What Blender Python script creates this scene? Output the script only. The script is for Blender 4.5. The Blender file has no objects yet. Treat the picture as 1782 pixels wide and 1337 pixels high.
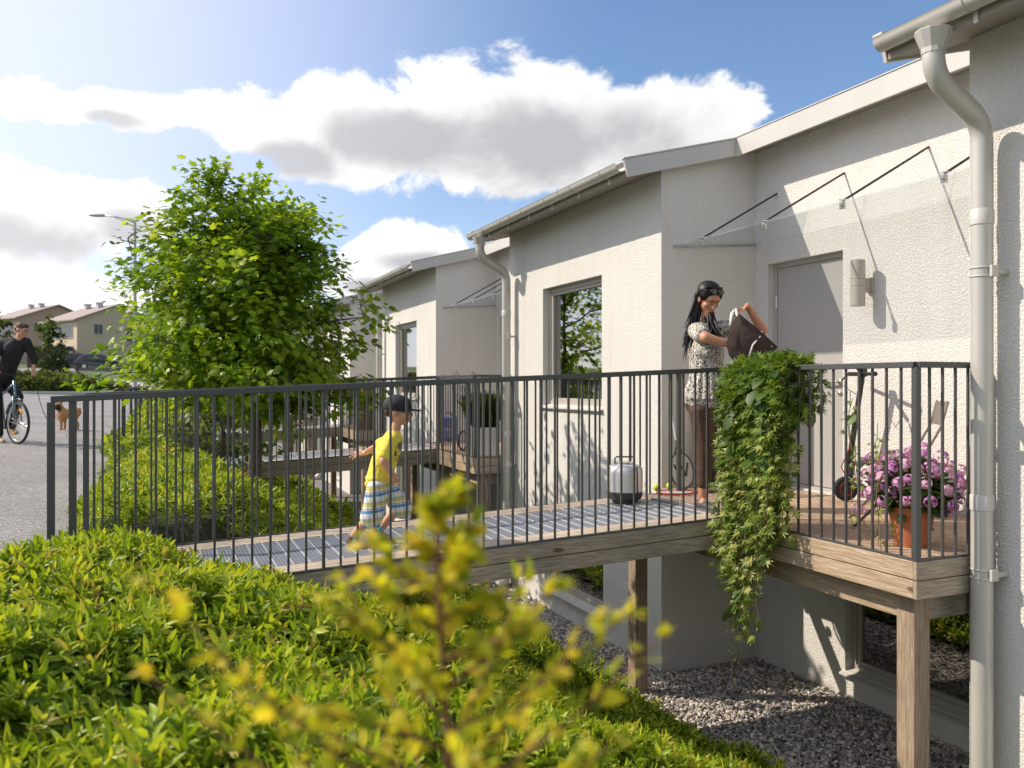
import bpy, math, random
import numpy as np
from mathutils import Vector, Matrix
random.seed(7); RNG = np.random.default_rng(11)
SC = bpy.context.scene; COL = SC.collection
TH = .4016; S_, C_ = math.sin(TH), math.cos(TH)
H = .98
P = 6.95
XF, XK, XD = 4.38, 3.86, 5.48
YB, YA = 6.70, 3.45
SUN = Vector((-1, .615, .98)).normalized()

# ------------------------------------------------------------ mesh helpers
class MB:
    def __init__(s): s.v = []; s.f = []; s.m = []; s.cur = 0
    def add(s, vs, fs):
        n = len(s.v); s.v += [tuple(v) for v in vs]
        for f in fs: s.f.append([n + i for i in f]); s.m.append(s.cur)
        return s
    def box(s, x0, x1, y0, y1, z0, z1):
        v = [(x, y, z) for x in (x0, x1) for y in (y0, y1) for z in (z0, z1)]
        return s.add(v, [(0,1,3,2),(4,6,7,5),(0,4,5,1),(2,3,7,6),(0,2,6,4),(1,5,7,3)])
    def hexa(s, a, b):   # two quads (4 pts each), matching order
        return s.add(list(a) + list(b), [(0,3,2,1),(4,5,6,7),(0,1,5,4),(1,2,6,5),(2,3,7,6),(3,0,4,7)])
    def bar(s, p0, p1, w, h=None, up=(0,0,1)):
        h = h or w; p0 = Vector(p0); p1 = Vector(p1); d = (p1 - p0).normalized(); u = Vector(up)
        if abs(d.dot(u)) > .95: u = Vector((1,0,0))
        r = d.cross(u).normalized() * w / 2; u = r.cross(d).normalized() * h / 2
        a = [p0 - r - u, p0 + r - u, p0 + r + u, p0 - r + u]; b = [p1 - r - u, p1 + r - u, p1 + r + u, p1 - r + u]
        return s.hexa(a, b)
    def tube(s, pts, r, n=8, cap=True, flat=1.0):
        pts = [Vector(p) for p in pts]; k = len(pts)
        rs = r if hasattr(r, '__len__') else [r] * k
        t0 = (pts[1] - pts[0]).normalized(); u = Vector((0,0,1)) if abs(t0.z) < .9 else Vector((1,0,0))
        u = (u - t0 * u.dot(t0)).normalized(); vs = []
        for i in range(k):
            t = (pts[min(i+1,k-1)] - pts[max(i-1,0)]).normalized()
            u = u - t * u.dot(t)
            u = u.normalized() if u.length > 1e-6 else t.orthogonal().normalized()
            w = t.cross(u)
            for j in range(n):
                a = 2*math.pi*j/n; vs.append(pts[i] + (u*math.cos(a)*flat + w*math.sin(a)) * rs[i])
        fs = [(i*n+j, i*n+(j+1)%n, (i+1)*n+(j+1)%n, (i+1)*n+j) for i in range(k-1) for j in range(n)]
        if cap: fs += [tuple(range(n))[::-1], tuple((k-1)*n+j for j in range(n))]
        return s.add(vs, fs)
    def ball(s, c, r, nu=12, nv=8, rot=None):
        r = r if hasattr(r, '__len__') else (r, r, r); c = Vector(c); vs = []
        def T(p):
            p = Vector((p[0]*r[0], p[1]*r[1], p[2]*r[2]))
            return c + (rot @ p if rot else p)
        vs.append(T((0,0,1)))
        for i in range(1, nv):
            a = math.pi*i/nv
            for j in range(nu):
                b = 2*math.pi*j/nu; vs.append(T((math.sin(a)*math.cos(b), math.sin(a)*math.sin(b), math.cos(a))))
        vs.append(T((0,0,-1))); fs = []
        for j in range(nu):
            fs.append((0, 1+j, 1+(j+1)%nu)); e = len(vs)-1; b = 1+(nv-2)*nu
            fs.append((e, b+(j+1)%nu, b+j))
        for i in range(nv-2):
            for j in range(nu):
                a = 1+i*nu; b = a+nu; fs.append((a+j, b+j, b+(j+1)%nu, a+(j+1)%nu))
        return s.add(vs, fs)
    def cap(s, p0, p1, r0, r1=None, n=14):          # tapered capsule
        r1 = r0 if r1 is None else r1; p0 = Vector(p0); p1 = Vector(p1); d = p1 - p0; L = d.length
        if L < 1e-5: return s.ball(p0, r0)
        d /= L; pts = []; rs = []
        for a in (85, 60, 30): pts.append(p0 - d*r0*math.sin(math.radians(a))); rs.append(r0*math.cos(math.radians(a)))
        pts.append(p0); rs.append(r0); pts.append(p1); rs.append(r1)
        for a in (30, 60, 85): pts.append(p1 + d*r1*math.sin(math.radians(a))); rs.append(r1*math.cos(math.radians(a)))
        return s.tube(pts, rs, n)
    def chain(s, pts, rs):
        for i in range(len(pts)-1): s.cap(pts[i], pts[i+1], rs[i], rs[i+1])
        return s
    def lathe(s, prof, c=(0,0,0), n=24, sx=1, sy=1):
        c = Vector(c); vs = []
        for r, z in prof:
            for j in range(n): a = 2*math.pi*j/n; vs.append(c + Vector((r*math.cos(a)*sx, r*math.sin(a)*sy, z)))
        k = len(prof); fs = [(i*n+j, i*n+(j+1)%n, (i+1)*n+(j+1)%n, (i+1)*n+j) for i in range(k-1) for j in range(n)]
        fs += [tuple(range(n))[::-1], tuple((k-1)*n+j for j in range(n))]
        return s.add(vs, fs)
    def prism(s, poly, a, b, axis='y'):
        def pt(p, t): return {'y': (p[0], t, p[1]), 'x': (t, p[0], p[1]), 'z': (p[0], p[1], t)}[axis]
        n = len(poly); vs = [pt(p, a) for p in poly] + [pt(p, b) for p in poly]
        return s.add(vs, [tuple(range(n)), tuple(range(n, 2*n))[::-1]] + [(i, i+n, (i+1)%n+n, (i+1)%n) for i in range(n)])
    def torus(s, c, R, r, n=28, m=8, ax='y', rot=None):
        c = Vector(c); vs = []
        for i in range(n):
            a = 2*math.pi*i/n
            for j in range(m):
                b = 2*math.pi*j/m; k = R + r*math.cos(b); p = {'y': (k*math.cos(a), r*math.sin(b), k*math.sin(a)), 'z': (k*math.cos(a), k*math.sin(a), r*math.sin(b)), 'x': (r*math.sin(b), k*math.cos(a), k*math.sin(a))}[ax]
                p = Vector(p); vs.append(c + (rot @ p if rot else p))
        return s.add(vs, [(i*m+j, i*m+(j+1)%m, ((i+1)%n)*m+(j+1)%m, ((i+1)%n)*m+j) for i in range(n) for j in range(m)])

ORG = {}
def link(o): COL.objects.link(o); return o
def tag(o, label=None, cat=None, group=None, kind=None):
    if label: o['label'] = label
    if cat: o['category'] = cat
    if group: o['group'] = group
    if kind: o['kind'] = kind
    return o
def thing(name, label, cat, loc=(0,0,0), rotz=0, group=None, world=False):
    o = link(bpy.data.objects.new(name, None)); o.location = loc; o.rotation_euler = (0, 0, rotz)
    o.empty_display_size = .1
    ORG[o.name] = Vector(loc) if world else Vector((0,0,0))
    return tag(o, label, cat, group)
def part(name, mb, mat, parent=None, smooth=False, bevel=0, label=None, uni=False):
    org = ORG.get(parent.name, Vector((0,0,0))) if parent else Vector((0,0,0))
    me = bpy.data.meshes.new(name)
    me.from_pydata([Vector(v) - org for v in mb.v], [], mb.f)
    for m in (mat if isinstance(mat, (list, tuple)) else [mat]): me.materials.append(m)
    if any(mb.m): me.polygons.foreach_set('material_index', mb.m)
    import bmesh
    bm = bmesh.new(); bm.from_mesh(me); bmesh.ops.recalc_face_normals(bm, faces=bm.faces); bm.to_mesh(me); bm.free()
    if smooth: me.polygons.foreach_set('use_smooth', [True]*len(me.polygons))
    me.update(); o = link(bpy.data.objects.new(name, me))
    if parent: o.parent = parent; ORG[o.name] = org
    if bevel:
        b = o.modifiers.new('bevel', 'BEVEL'); b.width = bevel; b.segments = 2; b.limit_method = 'ANGLE'; b.angle_limit = math.radians(40)
    if smooth == 'auto':
        me.set_sharp_from_angle(angle=math.radians(38))
    if label: o['label'] = label
    return o
def np_mesh(name, V, F, mats, parent=None, smooth=False, rnd=None, midx=None):
    me = bpy.data.meshes.new(name); n = len(V); k = F.shape[1]
    me.vertices.add(n); me.vertices.foreach_set('co', np.ascontiguousarray(V, dtype=np.float32).ravel())
    me.loops.add(F.size); me.loops.foreach_set('vertex_index', F.astype(np.int32).ravel())
    me.polygons.add(len(F)); me.polygons.foreach_set('loop_start', np.arange(0, F.size, k, dtype=np.int32))
    me.polygons.foreach_set('loop_total', np.full(len(F), k, dtype=np.int32))
    for m in mats: me.materials.append(m)
    if midx is not None: me.polygons.foreach_set('material_index', midx.astype(np.int32))
    if rnd is not None:
        a = me.attributes.new('rnd', 'FLOAT', 'POINT'); a.data.foreach_set('value', rnd.astype(np.float32))
    me.update(calc_edges=True); me.validate()
    if smooth: me.polygons.foreach_set('use_smooth', [True]*len(me.polygons))
    o = link(bpy.data.objects.new(name, me))
    if parent: o.parent = parent
    return o
def copy_tree(o, parent=None, dloc=(0,0,0)):
    c = o.copy(); COL.objects.link(c)
    if parent: c.parent = parent
    else: c.location = o.location + Vector(dloc)
    for ch in KIDS.get(o.name, []): copy_tree(ch, c)
    return c
KIDS = {}
def index_kids():
    KIDS.clear()
    for o in bpy.data.objects:
        if o.parent: KIDS.setdefault(o.parent.name, []).append(o)
# leaf clouds ------------------------------------------------
LEAF = (np.array([(0,0,0),(.3,.17,.05),(.3,0,0),(.3,-.17,.05),(.68,.14,.02),(.68,0,-.03),(.68,-.14,.02),(1,0,-.12)]),
        [(0,2,1),(0,3,2),(1,2,5),(1,5,4),(2,3,6),(2,6,5),(4,5,7),(5,6,7)])
def lobed(lobes):
    v = [(0.0,0.0,0.0)]; out = []
    for a, r in lobes:
        a = math.radians(a); out.append((.45 + r*math.cos(a), r*math.sin(a), -.10*abs(math.sin(a))*r - .05*r))
    v = [(.45,0,.02)] + out; n = len(out)
    return np.array(v), [(0, i+1, (i+1) % n + 1) for i in range(n)]
MAPLE = lobed([(0,.6),(17,.38),(28,.42),(38,.24),(52,.5),(62,.38),(75,.36),(92,.2),(112,.42),(128,.3),(155,.3),(180,.36),(205,.3),(232,.3),(248,.42),(268,.2),(285,.36),(298,.38),(308,.5),(322,.24),(332,.42),(343,.38)])
ROUND = lobed([(a, .42 + .08*math.cos(math.radians(a))) for a in range(0, 360, 40)])
CREEPER = lobed([(0,.58),(14,.2),(40,.5),(62,.17),(85,.42),(120,.14),(180,.12),(240,.14),(275,.42),(298,.17),(320,.5),(346,.2)])
PETAL = lobed([(0,.5),(36,.22),(72,.5),(108,.22),(144,.5),(180,.22),(216,.5),(252,.22),(288,.5),(324,.22)])
def leaves(tmpl, pos, axis, nrm, size, rnd, wid=1.0):
    """arrays (n,3) of base point, leaf axis and face normal; returns V,F,R"""
    T, Fc = tmpl; T = np.asarray(T, float); Fc = np.asarray(Fc); n = len(pos)
    a = axis / (np.linalg.norm(axis, axis=1, keepdims=True) + 1e-9)
    b = np.cross(nrm, a); b /= (np.linalg.norm(b, axis=1, keepdims=True) + 1e-9); c = np.cross(a, b)
    size = np.broadcast_to(size, (n,))[:, None, None]
    V = pos[:, None, :] + size * (T[None, :, 0:1]*a[:, None, :] + T[None, :, 1:2]*wid*b[:, None, :] + T[None, :, 2:3]*c[:, None, :])
    F = Fc[None] + (np.arange(n)*len(T))[:, None, None]
    return V.reshape(-1, 3), F.reshape(-1, 3), np.repeat(rnd, len(T))
def merge(parts):
    V = []; F = []; R = []; o = 0
    for v, f, r in parts: V.append(v); F.append(f + o); R.append(r); o += len(v)
    return np.concatenate(V), np.concatenate(F), np.concatenate(R)
def snoise(x, y, sc, seed):
    r = np.random.default_rng(seed); o = 0
    for i in range(7):
        a = r.uniform(0, 6.28); k = sc*r.uniform(.6, 1.6); o = o + np.sin((x*math.cos(a) + y*math.sin(a))*k + r.uniform(0, 6.28))
    return o / 3.2

# ------------------------------------------------------------ materials
def newmat(name):
    m = bpy.data.materials.new(name); m.use_nodes = True; nt = m.node_tree; nt.nodes.clear()
    return m, nt, nt.nodes, nt.links
def N(nt, t, **k):
    n = nt.nodes.new(t)
    for a, b in k.items():
        if a in n.inputs: n.inputs[a].default_value = b
        else: setattr(n, a, b)
    return n
def ramp(nt, pts):
    r = nt.nodes.new('ShaderNodeValToRGB'); e = r.color_ramp.elements
    while len(e) < len(pts): e.new(.5)
    for i, (p, c) in enumerate(pts): e[i].position = p
    for i, (p, c) in enumerate(pts): e[i].color = (*c, 1)
    return r
def basic(name, col, rough=.5, metal=0, spec=.5, nscale=0, namp=.15, bump=0, bscale=80, coat=0, sub=0):
    m, nt, nd, lk = newmat(name); out = N(nt, 'ShaderNodeOutputMaterial'); b = N(nt, 'ShaderNodeBsdfPrincipled')
    b.inputs['Roughness'].default_value = rough; b.inputs['Metallic'].default_value = metal; b.inputs['Specular IOR Level'].default_value = spec
    b.inputs['Coat Weight'].default_value = coat
    if sub: b.inputs['Subsurface Weight'].default_value = sub; b.inputs['Subsurface Radius'].default_value = (.02,.008,.004); b.inputs['Subsurface Scale'].default_value = .5
    tc = N(nt, 'ShaderNodeTexCoord')
    if nscale:
        no = N(nt, 'ShaderNodeTexNoise', Scale=nscale, Detail=6.0, Roughness=.65); lk.new(tc.outputs['Object'], no.inputs['Vector'])
        r = ramp(nt, [(.25, [c*(1-namp) for c in col]), (.75, [min(1, c*(1+namp)) for c in col])])
        lk.new(no.outputs['Fac'], r.inputs[0]); lk.new(r.outputs[0], b.inputs['Base Color'])
    else: b.inputs['Base Color'].default_value = (*col, 1)
    if bump:
        n2 = N(nt, 'ShaderNodeTexNoise', Scale=bscale, Detail=4.0); lk.new(tc.outputs['Object'], n2.inputs['Vector'])
        bu = N(nt, 'ShaderNodeBump', Strength=1.0, Distance=bump); lk.new(n2.outputs['Fac'], bu.inputs['Height']); lk.new(bu.outputs[0], b.inputs['Normal'])
    lk.new(b.outputs[0], out.inputs[0]); return m
def stucco(name, col):
    m, nt, nd, lk = newmat(name); out = N(nt, 'ShaderNodeOutputMaterial'); b = N(nt, 'ShaderNodeBsdfPrincipled', Roughness=.9)
    b.inputs['Specular IOR Level'].default_value = .2
    g = N(nt, 'ShaderNodeNewGeometry')
    n1 = N(nt, 'ShaderNodeTexNoise', Scale=84.0, Detail=3, Roughness=.55); n2 = N(nt, 'ShaderNodeTexNoise', Scale=.8, Detail=5.0)
    n3 = N(nt, 'ShaderNodeTexNoise', Scale=130.0, Detail=2.0)
    for n in (n1, n2, n3): lk.new(g.outputs['Position'], n.inputs['Vector'])
    ms = N(nt, 'ShaderNodeMapping'); ms.inputs['Scale'].default_value = (5,5,.35); lk.new(g.outputs['Position'], ms.inputs[0]); ns = N(nt, 'ShaderNodeTexNoise', Scale=1.0, Detail=6.0, Roughness=.7); lk.new(ms.outputs[0], ns.inputs['Vector'])
    ss = ramp(nt, [(.30, (.86,.85,.82)), (.48, (1,1,1))]); lk.new(ns.outputs['Fac'], ss.inputs[0])
    r = ramp(nt, [(.3, [c*.95 for c in col]), (.7, [min(1, c*1.03) for c in col])]); lk.new(n2.outputs['Fac'], r.inputs[0])
    s = N(nt, 'ShaderNodeMapRange', interpolation_type='SMOOTHSTEP'); s.inputs[1].default_value = .36; s.inputs[2].default_value = .66; lk.new(n1.outputs['Fac'], s.inputs[0])
    a = N(nt, 'ShaderNodeMath', operation='MULTIPLY_ADD'); lk.new(n3.outputs['Fac'], a.inputs[0]); a.inputs[1].default_value = .35; lk.new(s.outputs[0], a.inputs[2])
    bu = N(nt, 'ShaderNodeBump', Strength=1.0, Distance=.0042); lk.new(a.outputs[0], bu.inputs['Height'])
    gm = ramp(nt, [(.05, (.90,.90,.90)), (.75, (1.03,1.03,1.03))]); lk.new(a.outputs[0], gm.inputs[0]); mg = N(nt, 'ShaderNodeMix', data_type='RGBA', blend_type='MULTIPLY'); mg.inputs['Factor'].default_value = 1; m3 = N(nt, 'ShaderNodeMix', data_type='RGBA', blend_type='MULTIPLY'); m3.inputs['Factor'].default_value = .45; lk.new(r.outputs[0], m3.inputs['A']); lk.new(ss.outputs[0], m3.inputs['B']); lk.new(m3.outputs['Result'], mg.inputs['A']); lk.new(gm.outputs[0], mg.inputs['B'])  # gm: shade of the grain hollows painted into the base colour
    lk.new(mg.outputs['Result'], b.inputs['Base Color']); lk.new(bu.outputs[0], b.inputs['Normal']); lk.new(b.outputs[0], out.inputs[0]); return m
def wood(name, c0, c1, axis, scale=1.0, knots=True, bump=.0015):
    m, nt, nd, lk = newmat(name); out = N(nt, 'ShaderNodeOutputMaterial'); b = N(nt, 'ShaderNodeBsdfPrincipled', Roughness=.75)
    b.inputs['Specular IOR Level'].default_value = .25
    g = N(nt, 'ShaderNodeNewGeometry'); mp = N(nt, 'ShaderNodeMapping')
    s = [1.0*22*scale]*3; s['xyz'.index(axis)] = 1.1*scale; mp.inputs['Scale'].default_value = s
    lk.new(g.outputs['Position'], mp.inputs[0])
    ad = N(nt, 'ShaderNodeVectorMath', operation='SCALE'); lk.new(mp.outputs[0], ad.inputs[0]); ad.inputs['Scale'].default_value = 1
    n1 = N(nt, 'ShaderNodeTexNoise', Scale=1.6, Detail=3.0, Distortion=.4); n2 = N(nt, 'ShaderNodeTexNoise', Scale=7.0, Detail=8.0, Roughness=.75)
    lk.new(ad.outputs[0], n1.inputs['Vector']); lk.new(ad.outputs[0], n2.inputs['Vector'])
    w = N(nt, 'ShaderNodeMath', operation='SINE'); k = N(nt, 'ShaderNodeMath', operation='MULTIPLY'); lk.new(n1.outputs['Fac'], k.inputs[0]); k.inputs[1].default_value = 34; lk.new(k.outputs[0], w.inputs[0])
    w2 = N(nt, 'ShaderNodeMath', operation='MULTIPLY_ADD'); lk.new(w.outputs[0], w2.inputs[0]); w2.inputs[1].default_value = .07; lk.new(n2.outputs['Fac'], w2.inputs[2])
    r = ramp(nt, [(.25, [c*.6 for c in c0]), (.45, c0), (.72, c1)]); lk.new(w2.outputs[0], r.inputs[0])
    big = N(nt, 'ShaderNodeTexNoise', Scale=1.4, Detail=3.0); lk.new(g.outputs['Position'], big.inputs['Vector'])
    mr = N(nt, 'ShaderNodeMapRange'); mr.inputs[1].default_value = .3; mr.inputs[2].default_value = .7; mr.inputs[3].default_value = .78; mr.inputs[4].default_value = 1.12; lk.new(big.outputs['Fac'], mr.inputs[0])
    mx = N(nt, 'ShaderNodeMix', data_type='RGBA', blend_type='MULTIPLY'); mx.inputs['Factor'].default_value = 1; lk.new(r.outputs[0], mx.inputs['A']); lk.new(mr.outputs[0], mx.inputs['B'])
    col = mx.outputs['Result']
    if knots:
        mk = N(nt, 'ShaderNodeMapping'); s = [5.0]*3; s['xyz'.index(axis)] = 1.9; mk.inputs['Scale'].default_value = s; lk.new(g.outputs['Position'], mk.inputs[0])
        vo = N(nt, 'ShaderNodeTexVoronoi', Scale=1.0); lk.new(mk.outputs[0], vo.inputs['Vector'])
        kr = ramp(nt, [(.06, (.25,.18,.14)), (.11, (1,1,1))]); lk.new(vo.outputs['Distance'], kr.inputs[0])
        m2 = N(nt, 'ShaderNodeMix', data_type='RGBA', blend_type='MULTIPLY'); m2.inputs['Factor'].default_value = .8; lk.new(col, m2.inputs['A']); lk.new(kr.outputs[0], m2.inputs['B']); col = m2.outputs['Result']
    bu = N(nt, 'ShaderNodeBump', Strength=.7, Distance=bump); lk.new(w2.outputs[0], bu.inputs['Height']); lk.new(bu.outputs[0], b.inputs['Normal'])
    lk.new(col, b.inputs['Base Color']); lk.new(b.outputs[0], out.inputs[0]); return m
def leafmat(name, cols, trans=.35, rough=.45, spec=.4):
    m, nt, nd, lk = newmat(name); out = N(nt, 'ShaderNodeOutputMaterial'); b = N(nt, 'ShaderNodeBsdfPrincipled', Roughness=rough)
    b.inputs['Specular IOR Level'].default_value = spec
    at = N(nt, 'ShaderNodeAttribute', attribute_name='rnd'); r = ramp(nt, [(i/(len(cols)-1), c) for i, c in enumerate(cols)]); lk.new(at.outputs['Fac'], r.inputs[0])
    lk.new(r.outputs[0], b.inputs['Base Color'])
    t = N(nt, 'ShaderNodeBsdfTranslucent'); g = N(nt, 'ShaderNodeMix', data_type='RGBA', blend_type='MULTIPLY'); g.inputs['Factor'].default_value = 1; lk.new(r.outputs[0], g.inputs['A']); g.inputs['B'].default_value = (1.5, 1.4, .6, 1)
    lk.new(g.outputs['Result'], t.inputs[0]); mx = N(nt, 'ShaderNodeMixShader'); mx.inputs[0].default_value = trans
    lk.new(b.outputs[0], mx.inputs[1]); lk.new(t.outputs[0], mx.inputs[2]); lk.new(mx.outputs[0], out.inputs[0]); return m
def glassmat(name, tint=(.85,.9,.9), refl=.3, rmin=.08):
    m, nt, nd, lk = newmat(name); out = N(nt, 'ShaderNodeOutputMaterial'); g = N(nt, 'ShaderNodeBsdfGlossy', Roughness=.01); t = N(nt, 'ShaderNodeBsdfTransparent')
    t.inputs[0].default_value = (*tint, 1); lw = N(nt, 'ShaderNodeLayerWeight', Blend=.35)
    mr = N(nt, 'ShaderNodeMapRange'); mr.inputs[3].default_value = rmin; mr.inputs[4].default_value = rmin + refl; lk.new(lw.outputs['Facing'], mr.inputs[0])
    mx = N(nt, 'ShaderNodeMixShader'); lk.new(mr.outputs[0], mx.inputs[0]); lk.new(t.outputs[0], mx.inputs[1]); lk.new(g.outputs[0], mx.inputs[2]); lk.new(mx.outputs[0], out.inputs[0]); return m

STUCCO = stucco('render_plaster', (.76,.74,.69))
FASCIA = basic('painted_sheet_metal', (.52,.505,.47), .42, .0, .5, 3, .05)
GUTTER = basic('gutter_metal', (.52,.505,.46), .38, .2, .5, 4, .06)
SOFFIT = basic('soffit_boards', (.30,.27,.235), .7)
DARKM = basic('dark_steel', (.035,.038,.04), .45, .3)
RAIL = basic('railing_paint', (.068,.069,.068), .42, .1, .5, 6, .12)
DOORM = basic('door_paint', (.40,.385,.36), .5, 0, .4, 2, .04)
FRAME = basic('window_frame_paint', (.42,.39,.34), .45, 0, .5)
WHITEM = basic('white_metal', (.78,.77,.75), .35)
STEEL = basic('brushed_steel', (.62,.61,.59), .28, .9)
WOODY = wood('weathered_wood_long', (.36,.265,.175), (.60,.47,.34), 'y')
WOODX = wood('weathered_wood_cross', (.30,.25,.19), (.50,.43,.33), 'x')
WOODZ = wood('post_wood', (.29,.215,.15), (.47,.37,.28), 'z')
DECKW = wood('deck_board_wood', (.36,.25,.175), (.62,.47,.35), 'y', 1.2, False)
EDGEW = wood('edge_board_wood', (.46,.37,.28), (.66,.57,.46), 'x', 1.2, False)
GLASSW = glassmat('window_glass', (.62,.60,.55), .75, .22)
GLASSC = glassmat('canopy_glass', (.962,.98,.99), .22, .08)
ROOM = basic('room_wall', (.42,.35,.28), .9)
CURT = basic('curtain_cloth', (.55,.47,.38), .9, 0, .1)
ROOFM = basic('roof_metal', (.22,.21,.20), .5, .3)
# ------------------------------------------------------------ terrain
def sstep(a, b, x): t = np.clip((x-a)/(b-a), 0, 1); return t*t*(3-2*t)
def ground_z(x, y):
    x = np.asarray(x, float); y = np.asarray(y, float)
    prof = np.interp(x, [-1, 0, .5, 1.2, 2.2, 3.2, 3.5, 20], [-.2, -.2, -.30, -.62, -1.17, -1.70, -1.77, -1.77])
    w = 1 - sstep(-1, 1.5, x)
    z = prof + w*.014*np.clip(y-6, -20, 40)
    z = z + .04*np.clip(-.6-x, 0, 6)
    far = sstep(40, 60, y)
    zf = .6 + .036*np.clip(y-45, 0, 90)
    return z*(1-far) + zf*far
def grid(xs, ys, fz, name, mat, **k):
    X, Y = np.meshgrid(xs, ys, indexing='ij'); Z = fz(X, Y); nx, ny = X.shape
    V = np.stack([X, Y, Z], -1).reshape(-1, 3); i = np.arange(nx*ny).reshape(nx, ny)
    F = np.stack([i[:-1,:-1], i[1:,:-1], i[1:,1:], i[:-1,1:]], -1).reshape(-1, 4)
    return np_mesh(name, V, F, [mat], smooth=True, **k)
def groundmat():
    m, nt, nd, lk = newmat('soil_and_grass'); out = N(nt, 'ShaderNodeOutputMaterial'); b = N(nt, 'ShaderNodeBsdfPrincipled', Roughness=.95)
    g = N(nt, 'ShaderNodeNewGeometry'); n = N(nt, 'ShaderNodeTexNoise', Scale=.5, Detail=9.0, Roughness=.7); lk.new(g.outputs['Position'], n.inputs['Vector'])
    r = ramp(nt, [(.3, (.045,.075,.015)), (.55, (.08,.13,.028)), (.8, (.13,.16,.05))]); lk.new(n.outputs['Fac'], r.inputs[0]); lk.new(r.outputs[0], b.inputs['Base Color']); lk.new(b.outputs[0], out.inputs[0]); return m
def asphalt(name, c0, c1):
    m, nt, nd, lk = newmat(name); out = N(nt, 'ShaderNodeOutputMaterial'); b = N(nt, 'ShaderNodeBsdfPrincipled', Roughness=.85)
    g = N(nt, 'ShaderNodeNewGeometry'); n = N(nt, 'ShaderNodeTexNoise', Scale=70.0, Detail=4.0, Roughness=.8); n2 = N(nt, 'ShaderNodeTexNoise', Scale=.7, Detail=6.0)
    v = N(nt, 'ShaderNodeTexVoronoi', Scale=75.0)
    for q in (n, n2, v): lk.new(g.outputs['Position'], q.inputs['Vector'])
    a = N(nt, 'ShaderNodeMath', operation='MULTIPLY_ADD'); lk.new(n2.outputs['Fac'], a.inputs[0]); a.inputs[1].default_value = .5; lk.new(n.outputs['Fac'], a.inputs[2])
    r = ramp(nt, [(.45, c0), (.95, c1)]); lk.new(a.outputs[0], r.inputs[0])
    sc_ = N(nt, 'ShaderNodeSeparateColor'); lk.new(v.outputs['Color'], sc_.inputs[0]); cr = ramp(nt, [(.0, (.45,.45,.47)), (.6, (1.0,.98,.96)), (1, (1.7,1.64,1.56))]); lk.new(sc_.outputs[0], cr.inputs[0])
    mx = N(nt, 'ShaderNodeMix', data_type='RGBA', blend_type='MULTIPLY'); mx.inputs['Factor'].default_value = .85; lk.new(r.outputs[0], mx.inputs['A']); lk.new(cr.outputs[0], mx.inputs['B'])
    bu = N(nt, 'ShaderNodeBump', Strength=1.0, Distance=.006); lk.new(v.outputs['Distance'], bu.inputs['Height']); lk.new(bu.outputs[0], b.inputs['Normal'])
    lk.new(mx.outputs['Result'], b.inputs['Base Color']); lk.new(b.outputs[0], out.inputs[0]); return m
GROUND = groundmat(); ASPH = asphalt('asphalt', (.13,.125,.125), (.36,.35,.34)); PATHM = asphalt('pale_gravel_path', (.42,.37,.32), (.6,.55,.48))
xs = np.concatenate([[-700,-400,-220,-120,-70,-40,-25,-15,-10,-6,-4,-3,-2], np.arange(-1.4, 4.01, .2), [5,7,10,20,40,80,160,320,600]])
ys = np.concatenate([[-300,-80,-30,-12,-6], np.arange(-3, 20, 1.0), np.arange(20, 61, 2.5), [65,70,75,80,90,100,110,120,135,160,220,400,800]])
tag(grid(xs, ys, ground_z, 'ground', GROUND), 'soil and grass ground falling from the street to the house wall', kind='structure')
rx = np.concatenate([np.arange(-30, -3, 3.0), np.arange(-3, -.55, .2)]); ry = np.concatenate([np.arange(-12, 20, 1.0), np.arange(20, 43.1, 1.0)])
tag(grid(rx, ry, lambda x, y: ground_z(x, y) + .02, 'road', ASPH), 'grey asphalt street beside the footbridge', kind='structure')
tag(grid(np.arange(-30, -1.5, 2.0), np.arange(88, 100.1, 2), lambda x, y: ground_z(x, y) + .03, 'road', ASPH), 'far asphalt street where the cars are parked', kind='structure')
pp = grid(np.arange(0, 1.01, .1), np.arange(0, 1.01, .05), lambda x, y: x*0, 'path', PATHM)
co = np.empty(len(pp.data.vertices)*3, np.float32); pp.data.vertices.foreach_get('co', co); co = co.reshape(-1, 3)
u, v = co[:,0].copy(), co[:,1].copy(); co[:,0] = -6.6 + 4.6*v*1.2 + u*3.0; co[:,1] = 66 - 18*v; co[:,2] = ground_z(co[:,0], co[:,1]) + .05
pp.data.vertices.foreach_set('co', co.ravel()); pp.data.update(); tag(pp, 'pale footpath beyond the street', kind='structure')
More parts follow.
